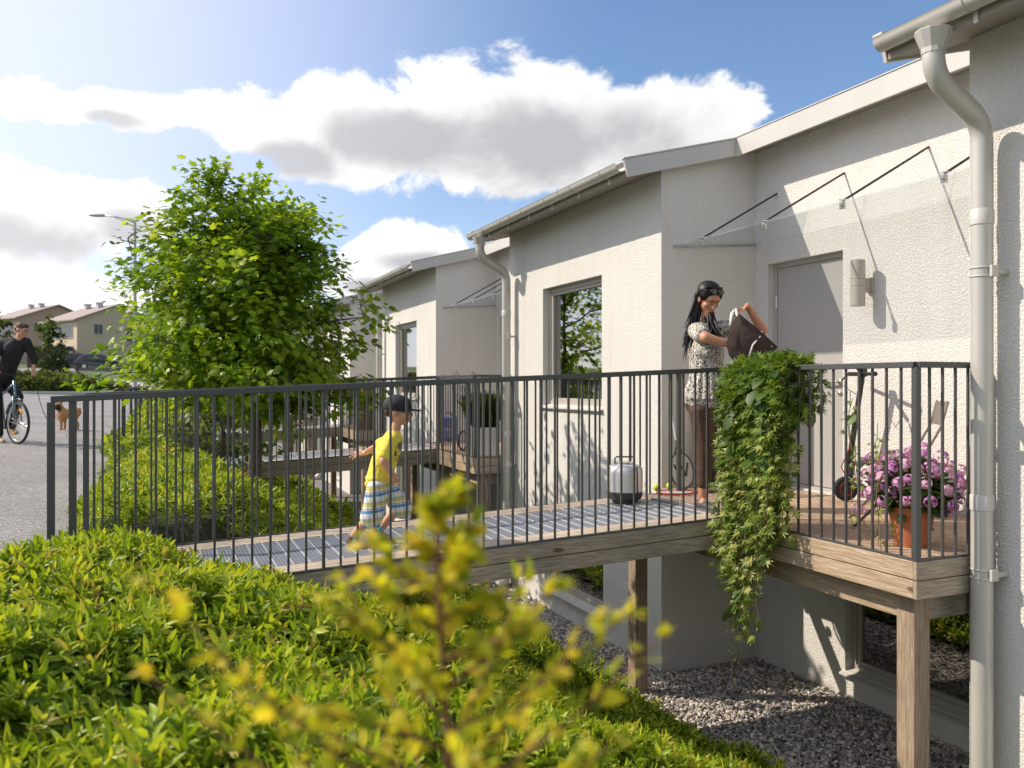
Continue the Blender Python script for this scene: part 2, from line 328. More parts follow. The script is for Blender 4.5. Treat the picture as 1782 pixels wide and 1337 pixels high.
# gravel bed along the house ----------------------------------
GRAV = asphalt('gravel_bed', (.10,.095,.09), (.26,.25,.24))
tag(grid(np.arange(3.1, 7.3, .2), np.arange(-4, 41, .5), lambda x, y: ground_z(x, y) + .012, 'gravel_bed', GRAV), 'grey gravel strip at the foot of the house wall', kind='structure')
def ico(sub=1):
    import bmesh
    bm = bmesh.new(); bmesh.ops.create_icosphere(bm, subdivisions=sub, radius=1)
    V = np.array([v.co[:] for v in bm.verts]); F = np.array([[v.index for v in f.verts] for f in bm.faces]); bm.free(); return V, F
def stones():
    IV, IF = ico(1); IV2, IF2 = ico(2)
    parts = []
    def put(IV, IF, n, x0, x1, y0, y1, s0, s1):
        x = RNG.uniform(x0, x1, n); y = RNG.uniform(y0, y1, n); s = RNG.uniform(s0, s1, n)
        z = ground_z(x, y) + .012 + s*.35 + RNG.uniform(0, .022, n) + .025*snoise(x, y, 3, 3)
        sc = np.stack([s*RNG.uniform(.8, 1.5, n), s*RNG.uniform(.7, 1.1, n), s*RNG.uniform(.45, .8, n)], -1)
        a = RNG.uniform(0, 6.28, n); t = RNG.normal(0, .45, n)
        V = IV[None]*sc[:, None]; V = V*(1 + .12*np.sin(IV[None]*3 + a[:, None, None]))
        ct, st = np.cos(t)[:, None], np.sin(t)[:, None]; ca, sa = np.cos(a)[:, None], np.sin(a)[:, None]
        X = V[..., 0]*ct - V[..., 2]*st; Z = V[..., 0]*st + V[..., 2]*ct; Y = V[..., 1]
        V = np.stack([X*ca - Y*sa + x[:, None], X*sa + Y*ca + y[:, None], Z + z[:, None]], -1)
        F = IF[None] + (np.arange(n)*len(IV))[:, None, None]
        parts.append((V.reshape(-1, 3), F.reshape(-1, 3), np.repeat(RNG.uniform(0, 1, n), len(IV))))
    put(IV, IF, 19000, 3.3, 5.5, 3.3, 6.75, .010, .021)
    put(IV, IF, 5500, 3.3, 4.4, 6.7, 9.2, .010, .020)
    put(IV, IF, 4000, 3.4, 4.4, 9.2, 14, .014, .026)
    V, F, R = merge(parts)
    m, nt, nd, lk = newmat('pebbles'); out = N(nt, 'ShaderNodeOutputMaterial'); b = N(nt, 'ShaderNodeBsdfPrincipled', Roughness=.7)
    at = N(nt, 'ShaderNodeAttribute', attribute_name='rnd'); r = ramp(nt, [(0, (.12,.12,.12)), (.3, (.28,.27,.26)), (.6, (.46,.38,.30)), (.8, (.55,.51,.46)), (1, (.80,.75,.66))]); lk.new(at.outputs['Fac'], r.inputs[0]); lk.new(r.outputs[0], b.inputs['Base Color']); lk.new(b.outputs[0], out.inputs[0])
    tag(np_mesh('gravel', V, F, [m], rnd=R, smooth=True), 'loose grey and tan pebbles on the bed under the deck', 'gravel', kind='stuff')
stones()

# ------------------------------------------------------------ row house (unit k=0 in world coordinates)
def wallx(mb, X, y0, y1, z0, z1, ops, dep, inn=.3):
    """wall whose face looks to -X, with openings (ya,yb,za,zb) and reveals"""
    Y = sorted({y0, y1, *[o[0] for o in ops], *[o[1] for o in ops]}); Z = sorted({z0, z1, *[o[2] for o in ops], *[o[3] for o in ops]})
    for a, b in zip(Y, Y[1:]):
        for c, d in zip(Z, Z[1:]):
            if any(o[0] <= (a+b)/2 <= o[1] and o[2] <= (c+d)/2 <= o[3] for o in ops): continue
            mb.add([(X,a,c),(X,b,c),(X,b,d),(X,a,d)], [(0,1,2,3)])
    for a, b, c, d in ops:
        for q in ([(X,a,c),(X+dep,a,c),(X+dep,a,d),(X,a,d)], [(X,b,c),(X+dep,b,c),(X+dep,b,d),(X,b,d)], [(X,a,d),(X+dep,a,d),(X+dep,b,d),(X,b,d)], [(X,a,c),(X+dep,a,c),(X+dep,b,c),(X,b,c)]):
            mb.add(q, [(0,1,2,3)])
RS = .261
def rtop(x): return 3.036 + RS*(x - 3.935)
YE = YA + P            # far end of window facade = 10.40
Y0 = YA                # near end of recess
house = thing('row_house', 'white plastered row house with the open door recess where the woman stands', 'house', (XF, YB, -1.77), 0, 'row houses along the slope', world=True)
w = MB()
WIN = (7.85, 9.335, .72, 2.153); BW = (7.82, 9.28, -1.50, -.50); DO = (5.545, 6.512, .015, 2.147); BD = (3.75, 5.52, -1.50, -.42)
wallx(w, XF, YB, YE, -2.0, rtop(XF) - .02, [WIN, BW], .11)
wallx(w, XD, Y0, YB, -2.0, rtop(XD) - .02, [DO, BD], .12)
w.add([(XF,YB,-2),(XD,YB,-2),(XD,YB,rtop(XD)-.02),(XF,YB,rtop(XF)-.02)], [(0,1,2,3)])
w.add([(XF,YE,-2),(XD,YE,-2),(XD,YE,rtop(XD)-.02),(XF,YE,rtop(XF)-.02)], [(0,1,2,3)])
part('wall', w, STUCCO, house)
# interior shell (rooms behind the glass)
r = MB()
def room(x0, x1, y0, y1, z0, z1):
    v = [(x, y, z) for x in (x0, x1) for y in (y0, y1) for z in (z0, z1)]
    r.add(v, [(4,6,7,5),(0,4,5,1),(2,3,7,6),(0,2,6,4),(1,5,7,3)])
room(XF+.13, XF+3.2, YB+.2, YE-.2, -.05, 2.6); room(XF+.13, XF+3.2, YB+.2, YE-.2, -1.9, -.25); room(XD+.13, XD+3, Y0+.1, YB-.3, -1.9, -.25)
part('room', r, ROOM, house)
# roof
TK = .05
rf = MB(); yn, yf = YB-.10, YE+.21
xe, xg = 5.168, 3.935; XR = 9.2
def rslab(x0, x1, y0, y1, dz0=0, t=TK):
    a = [(x0,y0,rtop(x0)-dz0),(x1,y0,rtop(x1)-dz0),(x1,y1,rtop(x1)-dz0),(x0,y1,rtop(x0)-dz0)]
    rf.hexa([(p[0],p[1],p[2]-t) for p in a], a)
rslab(xg+.012, xe, yn+.012, yf-.012, .012); rslab(xe+.012, XR, Y0, YE, .012)
part('roof', rf, ROOFM, house)
so = MB()
def soff(x0, x1, y0, y1, off):
    a = [(x0,y0,rtop(x0)-off),(x1,y0,rtop(x1)-off),(x1,y1,rtop(x1)-off),(x0,y1,rtop(x0)-off)]
    so.hexa([(p[0],p[1],p[2]-.015) for p in a], a)
soff(xg+.03, XF-.003, yn+.02, yf-.02, .135); soff(xe+.02, XD-.003, Y0+.0, YB-.003, .14); soff(XF+.003, xe, yn+.02, YB-.004, .137)
part('soffit', so, SOFFIT, house)
def verge(y, nm='verge_board'):
    m = MB(); pr_ = [(xg-.03, rtop(xg-.03)), (xe, rtop(xe)), (xe, rtop(xe)-.165), (xg+.01, rtop(xg)-.165)]
    m.prism(pr_, y-.012, y+.012, 'y'); a = [(xg-.04, rtop(xg-.04)+.002),(xe, rtop(xe)+.002),(xe, rtop(xe)+.016),(xg-.04, rtop(xg-.04)+.016)]
    m.prism(a, y-.02, y+.05, 'y'); part(nm, m, FASCIA, house, bevel=.002)
verge(yn); verge(yf)
e = MB(); e.box(xe-.012, xe+.012, Y0-.045+.26, yn+.010, rtop(xe)-.175, rtop(xe)+.006); e.box(xe-.02, xe+.05, Y0+.215, yn-.014, rtop(xe)+.007, rtop(xe)+.017)
part('eave_board', e, FASCIA, house, bevel=.002)
eb = MB(); eb.box(xg+.012, xg+.03, yn+.014, yf-.014, rtop(xg)-.15, rtop(xg)-.005); part('eave_board', eb, SOFFIT, house)
# gutter (half round), brackets, downspout
g = MB(); gy0, gy1 = yn+.015, yf-.015; gc = (xg-.045, rtop(xg)-.055); R_ = .062; n = 12
ring = [(gc[0] + R_*math.cos(a), gc[1] + R_*math.sin(a)) for a in [math.pi + math.pi*i/n for i in range(n+1)]]
ring = [(gc[0]-R_-.006, gc[1]+.008)] + ring
inn = [(gc[0] + (x-gc[0])*.94, z + (.004 if z < gc[1] else 0)) for x, z in ring]
g.prism(ring + inn[::-1], gy0, gy1, 'y'); gut = part('gutter', g, GUTTER, house, smooth='auto')
for i in range(6):
    m = MB(); y = gy0 + .3 + i*.62
    m.tube([(gc[0] + (R_+.003)*math.cos(a), y, gc[1] + (R_+.003)*math.sin(a)) for a in [math.pi + math.pi*j/10 for j in range(11)]], .004, 5); m.box(xg+.0, xg+.012, y-.012, y+.012, rtop(xg)-.165, rtop(xg)-.05)
    part('gutter_bracket', m, GUTTER, gut, smooth='auto')
for y in (gy0+1.2, gy0+2.5):
    m = MB(); m.tube([(gc[0] + (R_+.003)*math.cos(a), y, gc[1] + (R_+.003)*math.sin(a)) for a in [math.pi + math.pi*j/10 for j in range(11)]], .006, 5); part('gutter_joint', m, GUTTER, gut, smooth='auto')
def downspout(zend=-1.72):
    y = 3.28 + P; xw = 4.262; r = .0575; gx = gc[0]-.004
    m = MB()
    pts = [(gx, y, 2.80)]
    def bend(a, b, c, k=7):
        for i in range(k+1):
            t = i/k; pts.append(tuple((1-t)**2*a[j] + 2*t*(1-t)*b[j] + t*t*c[j] for j in range(3)))
    bend((gx, y, 2.765), (gx, y, 2.67), (gx+.075, y, 2.615)); bend((xw-.085, y, 2.50), (xw, y, 2.44), (xw, y, 2.33)); pts.append((xw, y, zend+.28))
    m.tube(pts, r, 20); pipe = part('downspout', m, GUTTER, house, smooth='auto')
    m = MB(); m.lathe([(.062,0),(.064,.03),(.085,.085),(.098,.12),(.098,.125),(.05,.12)], (gx, y, 2.775), 12); part('funnel', m, GUTTER, pipe, smooth=False, bevel=.002)
    for z in (1.87, .27):
        m = MB(); m.lathe([(r+.001,0),(r+.0045,.004),(r+.0045,.085),(r+.001,.09)], (xw, y, z), 20); part('pipe_joint', m, FASCIA, pipe, smooth='auto')
    for z in (1.58, -.11):
        m = MB(); m.lathe([(r+.001,0),(r+.006,.0),(r+.006,.006),(r+.002,.007)], (xw, y, z), 20); m.lathe([(r+.001,0),(r+.006,.0),(r+.006,.006),(r+.002,.007)], (xw, y, z+.048), 20)
        m.box(xw+.04, XF-.002, y-.075, y-.045, z+.015, z+.040); m.box(xw-.02, xw+.035, y-.078, y-.062, z-.004, z+.06); part('pipe_clip', m, FASCIA, pipe, bevel=.002)
    m = MB(); m.tube([(xw, y, zend+.30), (xw, y, zend+.16), (xw-.03, y, zend+.08), (xw-.12, y, zend+.02)], r+.004, 16); part('outlet', m, GUTTER, pipe, smooth='auto')
downspout()
# windows
def window(o, X, dep, blind=False, nm='window'):
    ya, yb, za, zb = o; x = X + dep; fw = .055
    m = MB()
    for b in ((ya, yb, zb-fw, zb), (ya, yb, za, za+fw), (ya, ya+fw, za+fw, zb-fw), (yb-fw, yb, za+fw, zb-fw)): m.box(x-.05, x+.02, *b)
    f2 = .035; a2, b2, c2, d2 = ya+fw, yb-fw, za+fw, zb-fw
    f = part(nm, m, FRAME, house, bevel=.004); s = MB()
    for b in ((a2, b2, d2-f2, d2), (a2, b2, c2, c2+f2), (a2, a2+f2, c2+f2, d2-f2), (b2-f2, b2, c2+f2, d2-f2)): s.box(x-.035, x+.015, *b)
    part('sash', s, FRAME, f, bevel=.003)
    g = MB(); g.box(x-.008, x-.002, a2+f2, b2-f2, c2+f2, d2-f2); part('pane', g, GLASSW, f)
    s = MB(); s.hexa([(X-.045, ya-.03, za-.035),(x-.05, ya-.03, za+.005),(x-.05, yb+.03, za+.005),(X-.045, yb+.03, za-.035)], [(X-.045, ya-.03, za-.02),(x-.05, ya-.03, za+.018),(x-.05, yb+.03, za+.018),(X-.045, yb+.03, za-.02)])
    part('sill', s, FASCIA, f, bevel=.002); return f
wf = window(WIN, XF, .13)
window(BW, XF, .12, nm='basement_window'); window(BD, XD, .12, nm='basement_window')
c = MB()
for y0_, y1_ in ((WIN[1]-.38, WIN[1]-.02), (WIN[0]+.02, WIN[0]+.2)):
    k = 26; pl = [(XF+.30 + .025*math.sin(i*1.3), y0_ + (y1_-y0_)*i/k) for i in range(k+1)]
    for i in range(k): c.add([(pl[i][0], pl[i][1], .1), (pl[i+1][0], pl[i+1][1], .1), (pl[i+1][0], pl[i+1][1], 2.3), (pl[i][0], pl[i][1], 2.3)], [(0,1,2,3)])
part('curtain', c, CURT, wf, smooth=True)
# door
x = XD + .10; m = MB(); fw = .045
m.box(x-.03, x+.03, DO[0], DO[0]+fw, DO[2], DO[3]); m.box(x-.03, x+.03, DO[1]-fw, DO[1], DO[2], DO[3]); m.box(x-.03, x+.03, DO[0]+fw, DO[1]-fw, DO[3]-fw, DO[3]); m.box(x-.06, x+.02, DO[0]+fw, DO[1]-fw, DO[2], DO[2]+.025)
df = part('door_frame', m, DOORM, house, bevel=.003)
m = MB(); m.box(x-.022, x+.02, DO[0]+fw+.004, DO[1]-fw-.004, DO[2]+.03, DO[3]-fw-.004); dr = part('door', m, DOORM, house, bevel=.004)
m = MB(); hy = DO[0]+.11; m.ball((x-.03, hy, 1.0), (.008,.028,.028)); m.cap((x-.03, hy, 1.0), (x-.07, hy, 1.0), .010); m.cap((x-.07, hy, 1.0), (x-.07, hy+.12, 1.0), .010); m.ball((x-.03, hy, .90), (.012,.024,.024)); part('handle', m, STEEL, dr, smooth=True)
m = MB()
for z in (1.72, .25): m = MB(); m.tube([(x-.034, DO[1]-fw, z), (x-.034, DO[1]-fw, z+.11)], .009, 10); part('hinge', m, WHITEM, dr, smooth='auto')
# wall lamp
lx, ly = 5.335, 5.235; m = MB(); m.lathe([(.055,0),(.058,.002),(.058,.155),(.055,.157),(.055,.163),(.058,.165),(.058,.215),(.055,.217),(.055,.223),(.058,.225),(.058,.38),(.05,.38)], (lx, ly, 1.625), 28)
lm = part('wall_lamp', m, FRAME, house, smooth='auto'); m = MB(); m.box(lx+.05, XD+.002, ly-.022, ly+.022, 1.75, 1.86); m.box(XD-.03, XD+.002, ly-.035, ly+.035, 1.745, 1.865); part('bracket', m, FRAME, lm, bevel=.003)
# glass canopy
cz0, cz1 = 2.28, 2.355; cy0, cy1 = 3.52, 6.675
m = MB(); m.hexa([(4.50,cy0,cz0),(XD-.003,cy0,cz1),(XD-.003,cy1,cz1),(4.50,cy1,cz0)], [(4.50,cy0,cz0+.012),(XD-.003,cy0,cz1+.012),(XD-.003,cy1,cz1+.012),(4.50,cy1,cz0+.012)])
cn = part('glass_canopy', m, GLASSC, house); m = MB()
m.bar((4.50,cy1+.006,cz0+.006), (XD-.004,cy1+.006,cz1+.006), .008, .016); part('edge_strip', m, basic('glass_edge', (.22,.27,.28), .2), cn)
for i in range(4):
    y = 6.384 - .858*i; m = MB(); m.cap((4.62, y, 2.325), (XD-.002, y, 2.81), .009, .009, 8); part('stay_rod', m, DARKM, cn, smooth=True)
    m = MB(); m.lathe([(.02,0),(.022,.004),(.022,.03),(.012,.036)], (4.61, y, 2.278), 12); m.lathe([(.02,0),(.022,.004),(.022,.012),(.012,.016)], (4.61, y, 2.262), 12)
    m.bar((4.58,y,2.325),(4.66,y,2.335),.03,.006); part('clamp', m, STEEL, cn, smooth='auto')

# ------------------------------------------------------------ deck and footbridge
YK, YN, YF2 = 3.37, 5.01, 6.34
MBS = .0431
def bz(x): return MBS*(x - XK) if x < XK else 0
deck = thing('timber_deck', 'weathered timber deck under the woman and the pink flower pot', 'deck', (XK, YK, -1.77), 0, 'timber decks in front of the doors', world=True)
m = MB(); bw, gap = .118, .006; x = XK+.002; i = 0
while x < XD-.01:
    x1 = min(x+bw, XD-.004); dz = random.uniform(-.0012,.0012)
    m.box(x, x1, YK+.002, (YF2 if x1 < XF else 6.69), -.028+dz, dz); x = x1 + gap; i += 1
part('deck_boards', m, DECKW, deck, bevel=.003)
def fasc(nm, p0, p1, horiz, mat, par):
    for k in range(2):
        m = MB(); z1 = -.001 - k*.106; z0 = z1 - .100
        (x0, y0_), (x1, y1_) = p0, p1; t = .024
        if horiz == 'y': m.box(x0-t, x0, y0_, y1_, z0, z1)
        else: m.hexa([(x0, y0_-t, z0+bz(x0)),(x1, y0_-t, z0+bz(x1)),(x1, y0_, z0+bz(x1)),(x0, y0_, z0+bz(x0))], [(x0, y0_-t, z1+bz(x0)),(x1, y0_-t, z1+bz(x1)),(x1, y0_, z1+bz(x1)),(x0, y0_, z1+bz(x0))])
        part(nm, m, mat, par, bevel=.003)
fasc('fascia_plank', (XK, YK), (XK, YN-.027), 'y', WOODY, deck)
fasc('fascia_plank', (XK-.024, YK), (XF-.0, YK), 'x', WOODX, deck)
m = MB(); m.box(3.975, 4.03, YK+.235, YN+1.2, -.375, -.215); part('beam', m, WOODY, deck, bevel=.004)
m = MB(); m.box(4.085, 5.40, 3.475, 3.53, -.375, -.215); part('beam', m, WOODX, deck, bevel=.004)
m = MB()
for k in range(8): y = YK+.2+k*.42; m.box(XK+.02, XD-.02, y-.022, y+.022, -.2, -.03)
part('joists', m, WOODX, deck)
def dpost(x, y, par, zt=-.2, zb=-1.95):
    m = MB(); m.box(x, x+.125, y, y+.125, zb, zt); return part('post', m, WOODZ, par, bevel=.006)
dpost(3.96, 3.47, deck, -.214)
bridge = thing('footbridge', 'timber footbridge the running boy crosses from the street', 'footbridge', (-.5, YN, -.2), 0, 'footbridges from the street to the doors', world=True)
fasc('fascia_plank', (-.55, YN), (XK-.027, YN), 'x', WOODX, bridge); fasc('fascia_plank', (-.55, YF2+.024), (XK+.1, YF2+.024), 'x', WOODX, bridge)
for ya in (YN+.002, YN+.128, YF2-.248, YF2-.122):
    m = MB(); x0, x1 = -.55, XK-.002
    m.hexa([(x0,ya,bz(x0)-.028),(x1,ya,-.028),(x1,ya+.12,-.028),(x0,ya+.12,bz(x0)-.028)], [(x0,ya,bz(x0)),(x1,ya,0),(x1,ya+.12,0),(x0,ya+.12,bz(x0))]); part('edge_board', m, EDGEW, bridge, bevel=.003)
def gratemat():
    m, nt, nd, lk = newmat('steel_grating'); out = N(nt, 'ShaderNodeOutputMaterial'); b = N(nt, 'ShaderNodeBsdfPrincipled', Roughness=.5, Metallic=.3)
    g = N(nt, 'ShaderNodeNewGeometry'); sp = N(nt, 'ShaderNodeSeparateXYZ'); lk.new(g.outputs['Position'], sp.inputs[0])
    def stripe(o, freq, wd):
        a = N(nt, 'ShaderNodeMath', operation='MULTIPLY'); lk.new(sp.outputs[o], a.inputs[0]); a.inputs[1].default_value = freq
        f = N(nt, 'ShaderNodeMath', operation='FRACT'); lk.new(a.outputs[0], f.inputs[0]); c = N(nt, 'ShaderNodeMath', operation='LESS_THAN'); lk.new(f.outputs[0], c.inputs[0]); c.inputs[1].default_value = wd; return c
    a = stripe(0, 45, .3); c = stripe(1, 30, .3); mx = N(nt, 'ShaderNodeMath', operation='MAXIMUM'); lk.new(a.outputs[0], mx.inputs[0]); lk.new(c.outputs[0], mx.inputs[1])
    r = ramp(nt, [(0, (.13,.145,.17)), (1, (.30,.33,.38))]); lk.new(mx.outputs[0], r.inputs[0]); lk.new(r.outputs[0], b.inputs['Base Color']); lk.new(b.outputs[0], out.inputs[0]); return m
GRATE = gratemat(); GBAR = basic('grating_cross_bar', (.70,.71,.72), .4, .2)
m = MB(); m.cur = 0; gx0, gx1 = -.5, XK+.10; ga, gb = YN+.252, YF2-.252
m.hexa([(gx0,ga,bz(gx0)-.03),(XK,ga,-.03),(XK,gb,-.03),(gx0,gb,bz(gx0)-.03)], [(gx0,ga,bz(gx0)-.004),(XK,ga,-.004),(XK,gb,-.004),(gx0,gb,bz(gx0)-.004)])
m.box(XK, gx1, ga, gb, .004, .008); m.cur = 1
x = gx0 + .05
while x < gx1:
    z = bz(x); k = 40
    for j in range(k):
        y = ga + (gb-ga)*(j+.15)/k; dz = -.003 if x < XK else .0085
        m.box(x-.003, x+.003, y, y+(gb-ga)/k*.62, z+dz-.003, z+dz+.005)
    x += .102
part('grating', m, [GRATE, GBAR], bridge)
m = MB()
for y in (YN+.06, YF2-.1):
    m.hexa([(-.5,y,bz(-.5)-.19),(XK,y,-.19),(XK,y+.045,-.19),(-.5,y+.045,bz(-.5)-.19)], [(-.5,y,bz(-.5)-.03),(XK,y,-.03),(XK,y+.045,-.03),(-.5,y+.045,bz(-.5)-.03)])
part('bearer', m, WOODX, bridge)
dpost(3.845, 6.29, bridge, -.215)
# railings -----------------------------------------------------
RH = 1.10
def railrun(par, pts, spacing=.1015, posts=(), first=True, skip_end=False):
    (xa, ya), (xb, yb) = pts; L = math.hypot(xb-xa, yb-ya); d = ((xb-xa)/L, (yb-ya)/L)
    m = MB(); m.bar((xa, ya, bz(xa)+RH-.0125), (xb, yb, bz(xb)+RH-.0125), .05, .025 if False else .034); part('top_rail', m, RAIL, par, bevel=.003)
    m = MB(); m.bar((xa, ya, bz(xa)+.006), (xb, yb, bz(xb)+.006), .03, .014); part('bottom_rail', m, RAIL, par, bevel=.002)
    n = int(round(L/spacing))
    for i in range(0 if first else 1, n + (0 if skip_end else 1)):
        x = xa + d[0]*L*i/n; y = ya + d[1]*L*i/n; m = MB(); big = i in posts or i-n-1 in posts
        wd = (.036 if (i < 2 and first) or i >= n-1 else .019) if big else .0135; m.box(x-wd/2, x+wd/2, y-wd/2, y+wd/2, bz(x)+.0, bz(x)+RH-.028)
        part('rail_post' if big else 'baluster', m, RAIL, par, bevel=.002)
yr = YN - .010
rail1 = thing('metal_railing', 'dark steel railing along the near side of the boy\'s footbridge', 'railing', (-.52, yr, -.2), 0, 'near side railings of the footbridges', world=True)
railrun(rail1, ((-.52, yr), (XK-.0, yr)), posts=(0, 1, 14, 28, -1), skip_end=True)
rail2 = thing('metal_railing', 'dark steel railing along the far side of the boy\'s footbridge', 'railing', (-.52, YF2, -.2), 0, 'far side railings of the footbridges', world=True)
railrun(rail2, ((-.45, YF2), (4.33, YF2)), posts=(0, 14, 28, 42, -1))
rail3 = thing('metal_railing', 'dark steel corner railing around the deck in front of the flower pot', 'railing', (XK, YK, 0), 0, 'corner railings round the decks', world=True)
railrun(rail3, ((XK-.005, YK-.005), (XK-.005, yr)), posts=(0, -1))
railrun(rail3, ((XK-.005, YK-.005), (4.36, YK-.005)), spacing=.1, first=False, posts=(-1,))

bpy.context.view_layer.update(); index_kids()
def relabel(o, l): o['label'] = l; return o
hl = {-1: 'white plastered row house cut off by the right edge, behind the nearest downspout', 1: 'second white row house, just beyond the downspout at the far end of the first', 2: 'third white row house of the row, mostly hidden behind the maple tree', 3: 'fourth white row house, farthest of the row and behind the maple tree'}
for k, l in hl.items(): relabel(copy_tree(house, dloc=(0, k*P, 0)), l)
for k, (a, b, c, d, e_) in {1: ('weathered timber deck carrying the white grass planter and the blue backpack', 'second footbridge, beyond the boy, leading to the deck with the white planter', 'dark railing on the near side of the second footbridge', 'dark railing on the far side of the second footbridge', 'dark corner railing in front of the white grass planter'),
                            2: ('third timber deck, partly hidden by the maple, with the wooden planter box', 'third footbridge, partly hidden behind the maple trunk', 'dark railing on the near side of the third footbridge', 'dark railing on the far side of the third footbridge', 'dark corner railing in front of the wooden planter box'),
                            3: ('fourth timber deck, farthest along the row', 'fourth footbridge, farthest along the row', 'dark railing on the near side of the fourth footbridge', 'dark railing on the far side of the fourth footbridge', 'dark corner railing on the fourth deck')}.items():
    for o, l in ((deck, a), (bridge, b), (rail1, c), (rail2, d), (rail3, e_)): relabel(copy_tree(o, dloc=(0, k*P, 0)), l)
# ------------------------------------------------------------ vegetation
HEDGEM = leafmat('groundcover_leaf', [(.04,.085,.008), (.13,.22,.014), (.27,.38,.022), (.46,.52,.05), (.42,.34,.09)], .38, .42, .35)
def canopy(x, y):
    h = .30 + .075*snoise(x, y, 4.6, 1) + .045*snoise(x, y, 10, 2) + .075*snoise(x, y, 1.9, 4)
    e0 = -.92 + .34*sstep(4.6, 5.6, y) + .05*snoise(x, y, 5, 7)
    h = h*(sstep(e0-.02, e0+.30, x)*.75 + .25*(x > e0)) * (1 - .40*sstep(3.1, 3.9, x))
    front = np.exp(-((y-3.9)/1.1)**2) * (1 - sstep(.2, 1.1, x))
    under = ((y > YN-.15) & (y < YF2+.15) & (x > -.9))        # kept low beneath the footbridges
    for k in (1, 2, 3): under |= ((y > YN-.1+k*P) & (y < YF2+.1+k*P))
    h = h + .06*front + .16*np.exp(-((y-8.3)/1.1)**2-((x-.1)/.8)**2) + .42*np.exp(-((y-16)/4.0)**2-((x-.4)/.9)**2)
    g = ground_z(x, y); lim = MBS*(x-XK) - .27 - g
    h = np.where(under & (x > -1.0), np.minimum(h, np.maximum(lim, .02)), h)
    return g, h
def groundcover():
    parts = []
    def patch(n, x0, x1, y0, y1, size, dens_fn=None, nl=7, deep=.16):
        x = RNG.uniform(x0, x1, n); y = RNG.uniform(y0, y1, n)
        edge = x0 + 0*x
        g, h = canopy(x, y); e = .02
        gx, hx = canopy(x+e, y); gy, hy = canopy(x, y+e)
        nx = -(gx+hx-g-h)/e; ny = -(gy+hy-g-h)/e
        nrm = np.stack([np.clip(nx, -1.3, 1.3), np.clip(ny, -1.3, 1.3), np.ones(n)], -1); nrm /= np.linalg.norm(nrm, axis=1, keepdims=True)
        keep = (h > .06) & ~((y > 6.9) & (x > 3.72)) & (x < 3.70 + .10*snoise(x, y, 3, 9))
        x, y, g, h, nrm = x[keep], y[keep], g[keep], h[keep], nrm[keep]; n = len(x)
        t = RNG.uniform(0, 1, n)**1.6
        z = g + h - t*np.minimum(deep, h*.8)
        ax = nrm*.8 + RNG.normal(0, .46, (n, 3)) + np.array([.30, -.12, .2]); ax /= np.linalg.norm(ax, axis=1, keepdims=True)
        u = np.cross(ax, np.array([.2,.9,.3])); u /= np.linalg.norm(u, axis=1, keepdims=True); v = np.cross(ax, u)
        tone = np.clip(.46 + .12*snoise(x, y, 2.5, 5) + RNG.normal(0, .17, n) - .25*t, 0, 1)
        sz = size*RNG.uniform(.75, 1.2, n)
        for i in range(nl):
            ph = i*2.4 + RNG.uniform(-.3, .3, n); el = .25 + .75*(i/(nl-1))**1.2 + RNG.normal(0, .12, n)     # lower leaves spread, upper stand
            d = (u*np.cos(ph)[:, None] + v*np.sin(ph)[:, None])*np.cos(el)[:, None] + ax*np.sin(el)[:, None]
            base = np.stack([x, y, z], -1) + ax*(sz*(-.5 + .75*i/nl))[:, None]
            nn = ax + RNG.normal(0, .25, (n, 3)) - d*.3
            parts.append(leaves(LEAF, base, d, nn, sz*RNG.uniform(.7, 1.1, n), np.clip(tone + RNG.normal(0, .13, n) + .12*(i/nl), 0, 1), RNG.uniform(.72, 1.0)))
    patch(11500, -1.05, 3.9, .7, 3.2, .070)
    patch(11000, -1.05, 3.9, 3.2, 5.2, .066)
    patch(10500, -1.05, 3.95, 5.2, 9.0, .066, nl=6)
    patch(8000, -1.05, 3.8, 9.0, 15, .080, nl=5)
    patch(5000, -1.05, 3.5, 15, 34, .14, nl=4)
    V, F, R = merge(parts)
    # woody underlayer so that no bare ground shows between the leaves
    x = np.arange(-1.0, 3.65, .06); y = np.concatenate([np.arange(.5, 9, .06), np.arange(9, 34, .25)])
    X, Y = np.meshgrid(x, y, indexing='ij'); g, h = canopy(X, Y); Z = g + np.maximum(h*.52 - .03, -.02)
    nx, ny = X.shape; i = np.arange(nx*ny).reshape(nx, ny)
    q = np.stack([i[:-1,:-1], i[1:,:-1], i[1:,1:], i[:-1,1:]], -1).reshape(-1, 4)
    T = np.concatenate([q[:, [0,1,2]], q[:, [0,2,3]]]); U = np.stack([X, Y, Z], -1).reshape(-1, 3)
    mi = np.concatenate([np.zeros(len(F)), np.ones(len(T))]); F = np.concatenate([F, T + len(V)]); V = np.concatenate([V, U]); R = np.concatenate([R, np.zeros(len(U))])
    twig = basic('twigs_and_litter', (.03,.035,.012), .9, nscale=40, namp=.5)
    tag(np_mesh('ground_cover', V, F, [HEDGEM, twig], rnd=R, midx=mi), 'dense lime green leafy ground cover filling the slope around the footbridge', 'ground cover', kind='stuff')
groundcover()

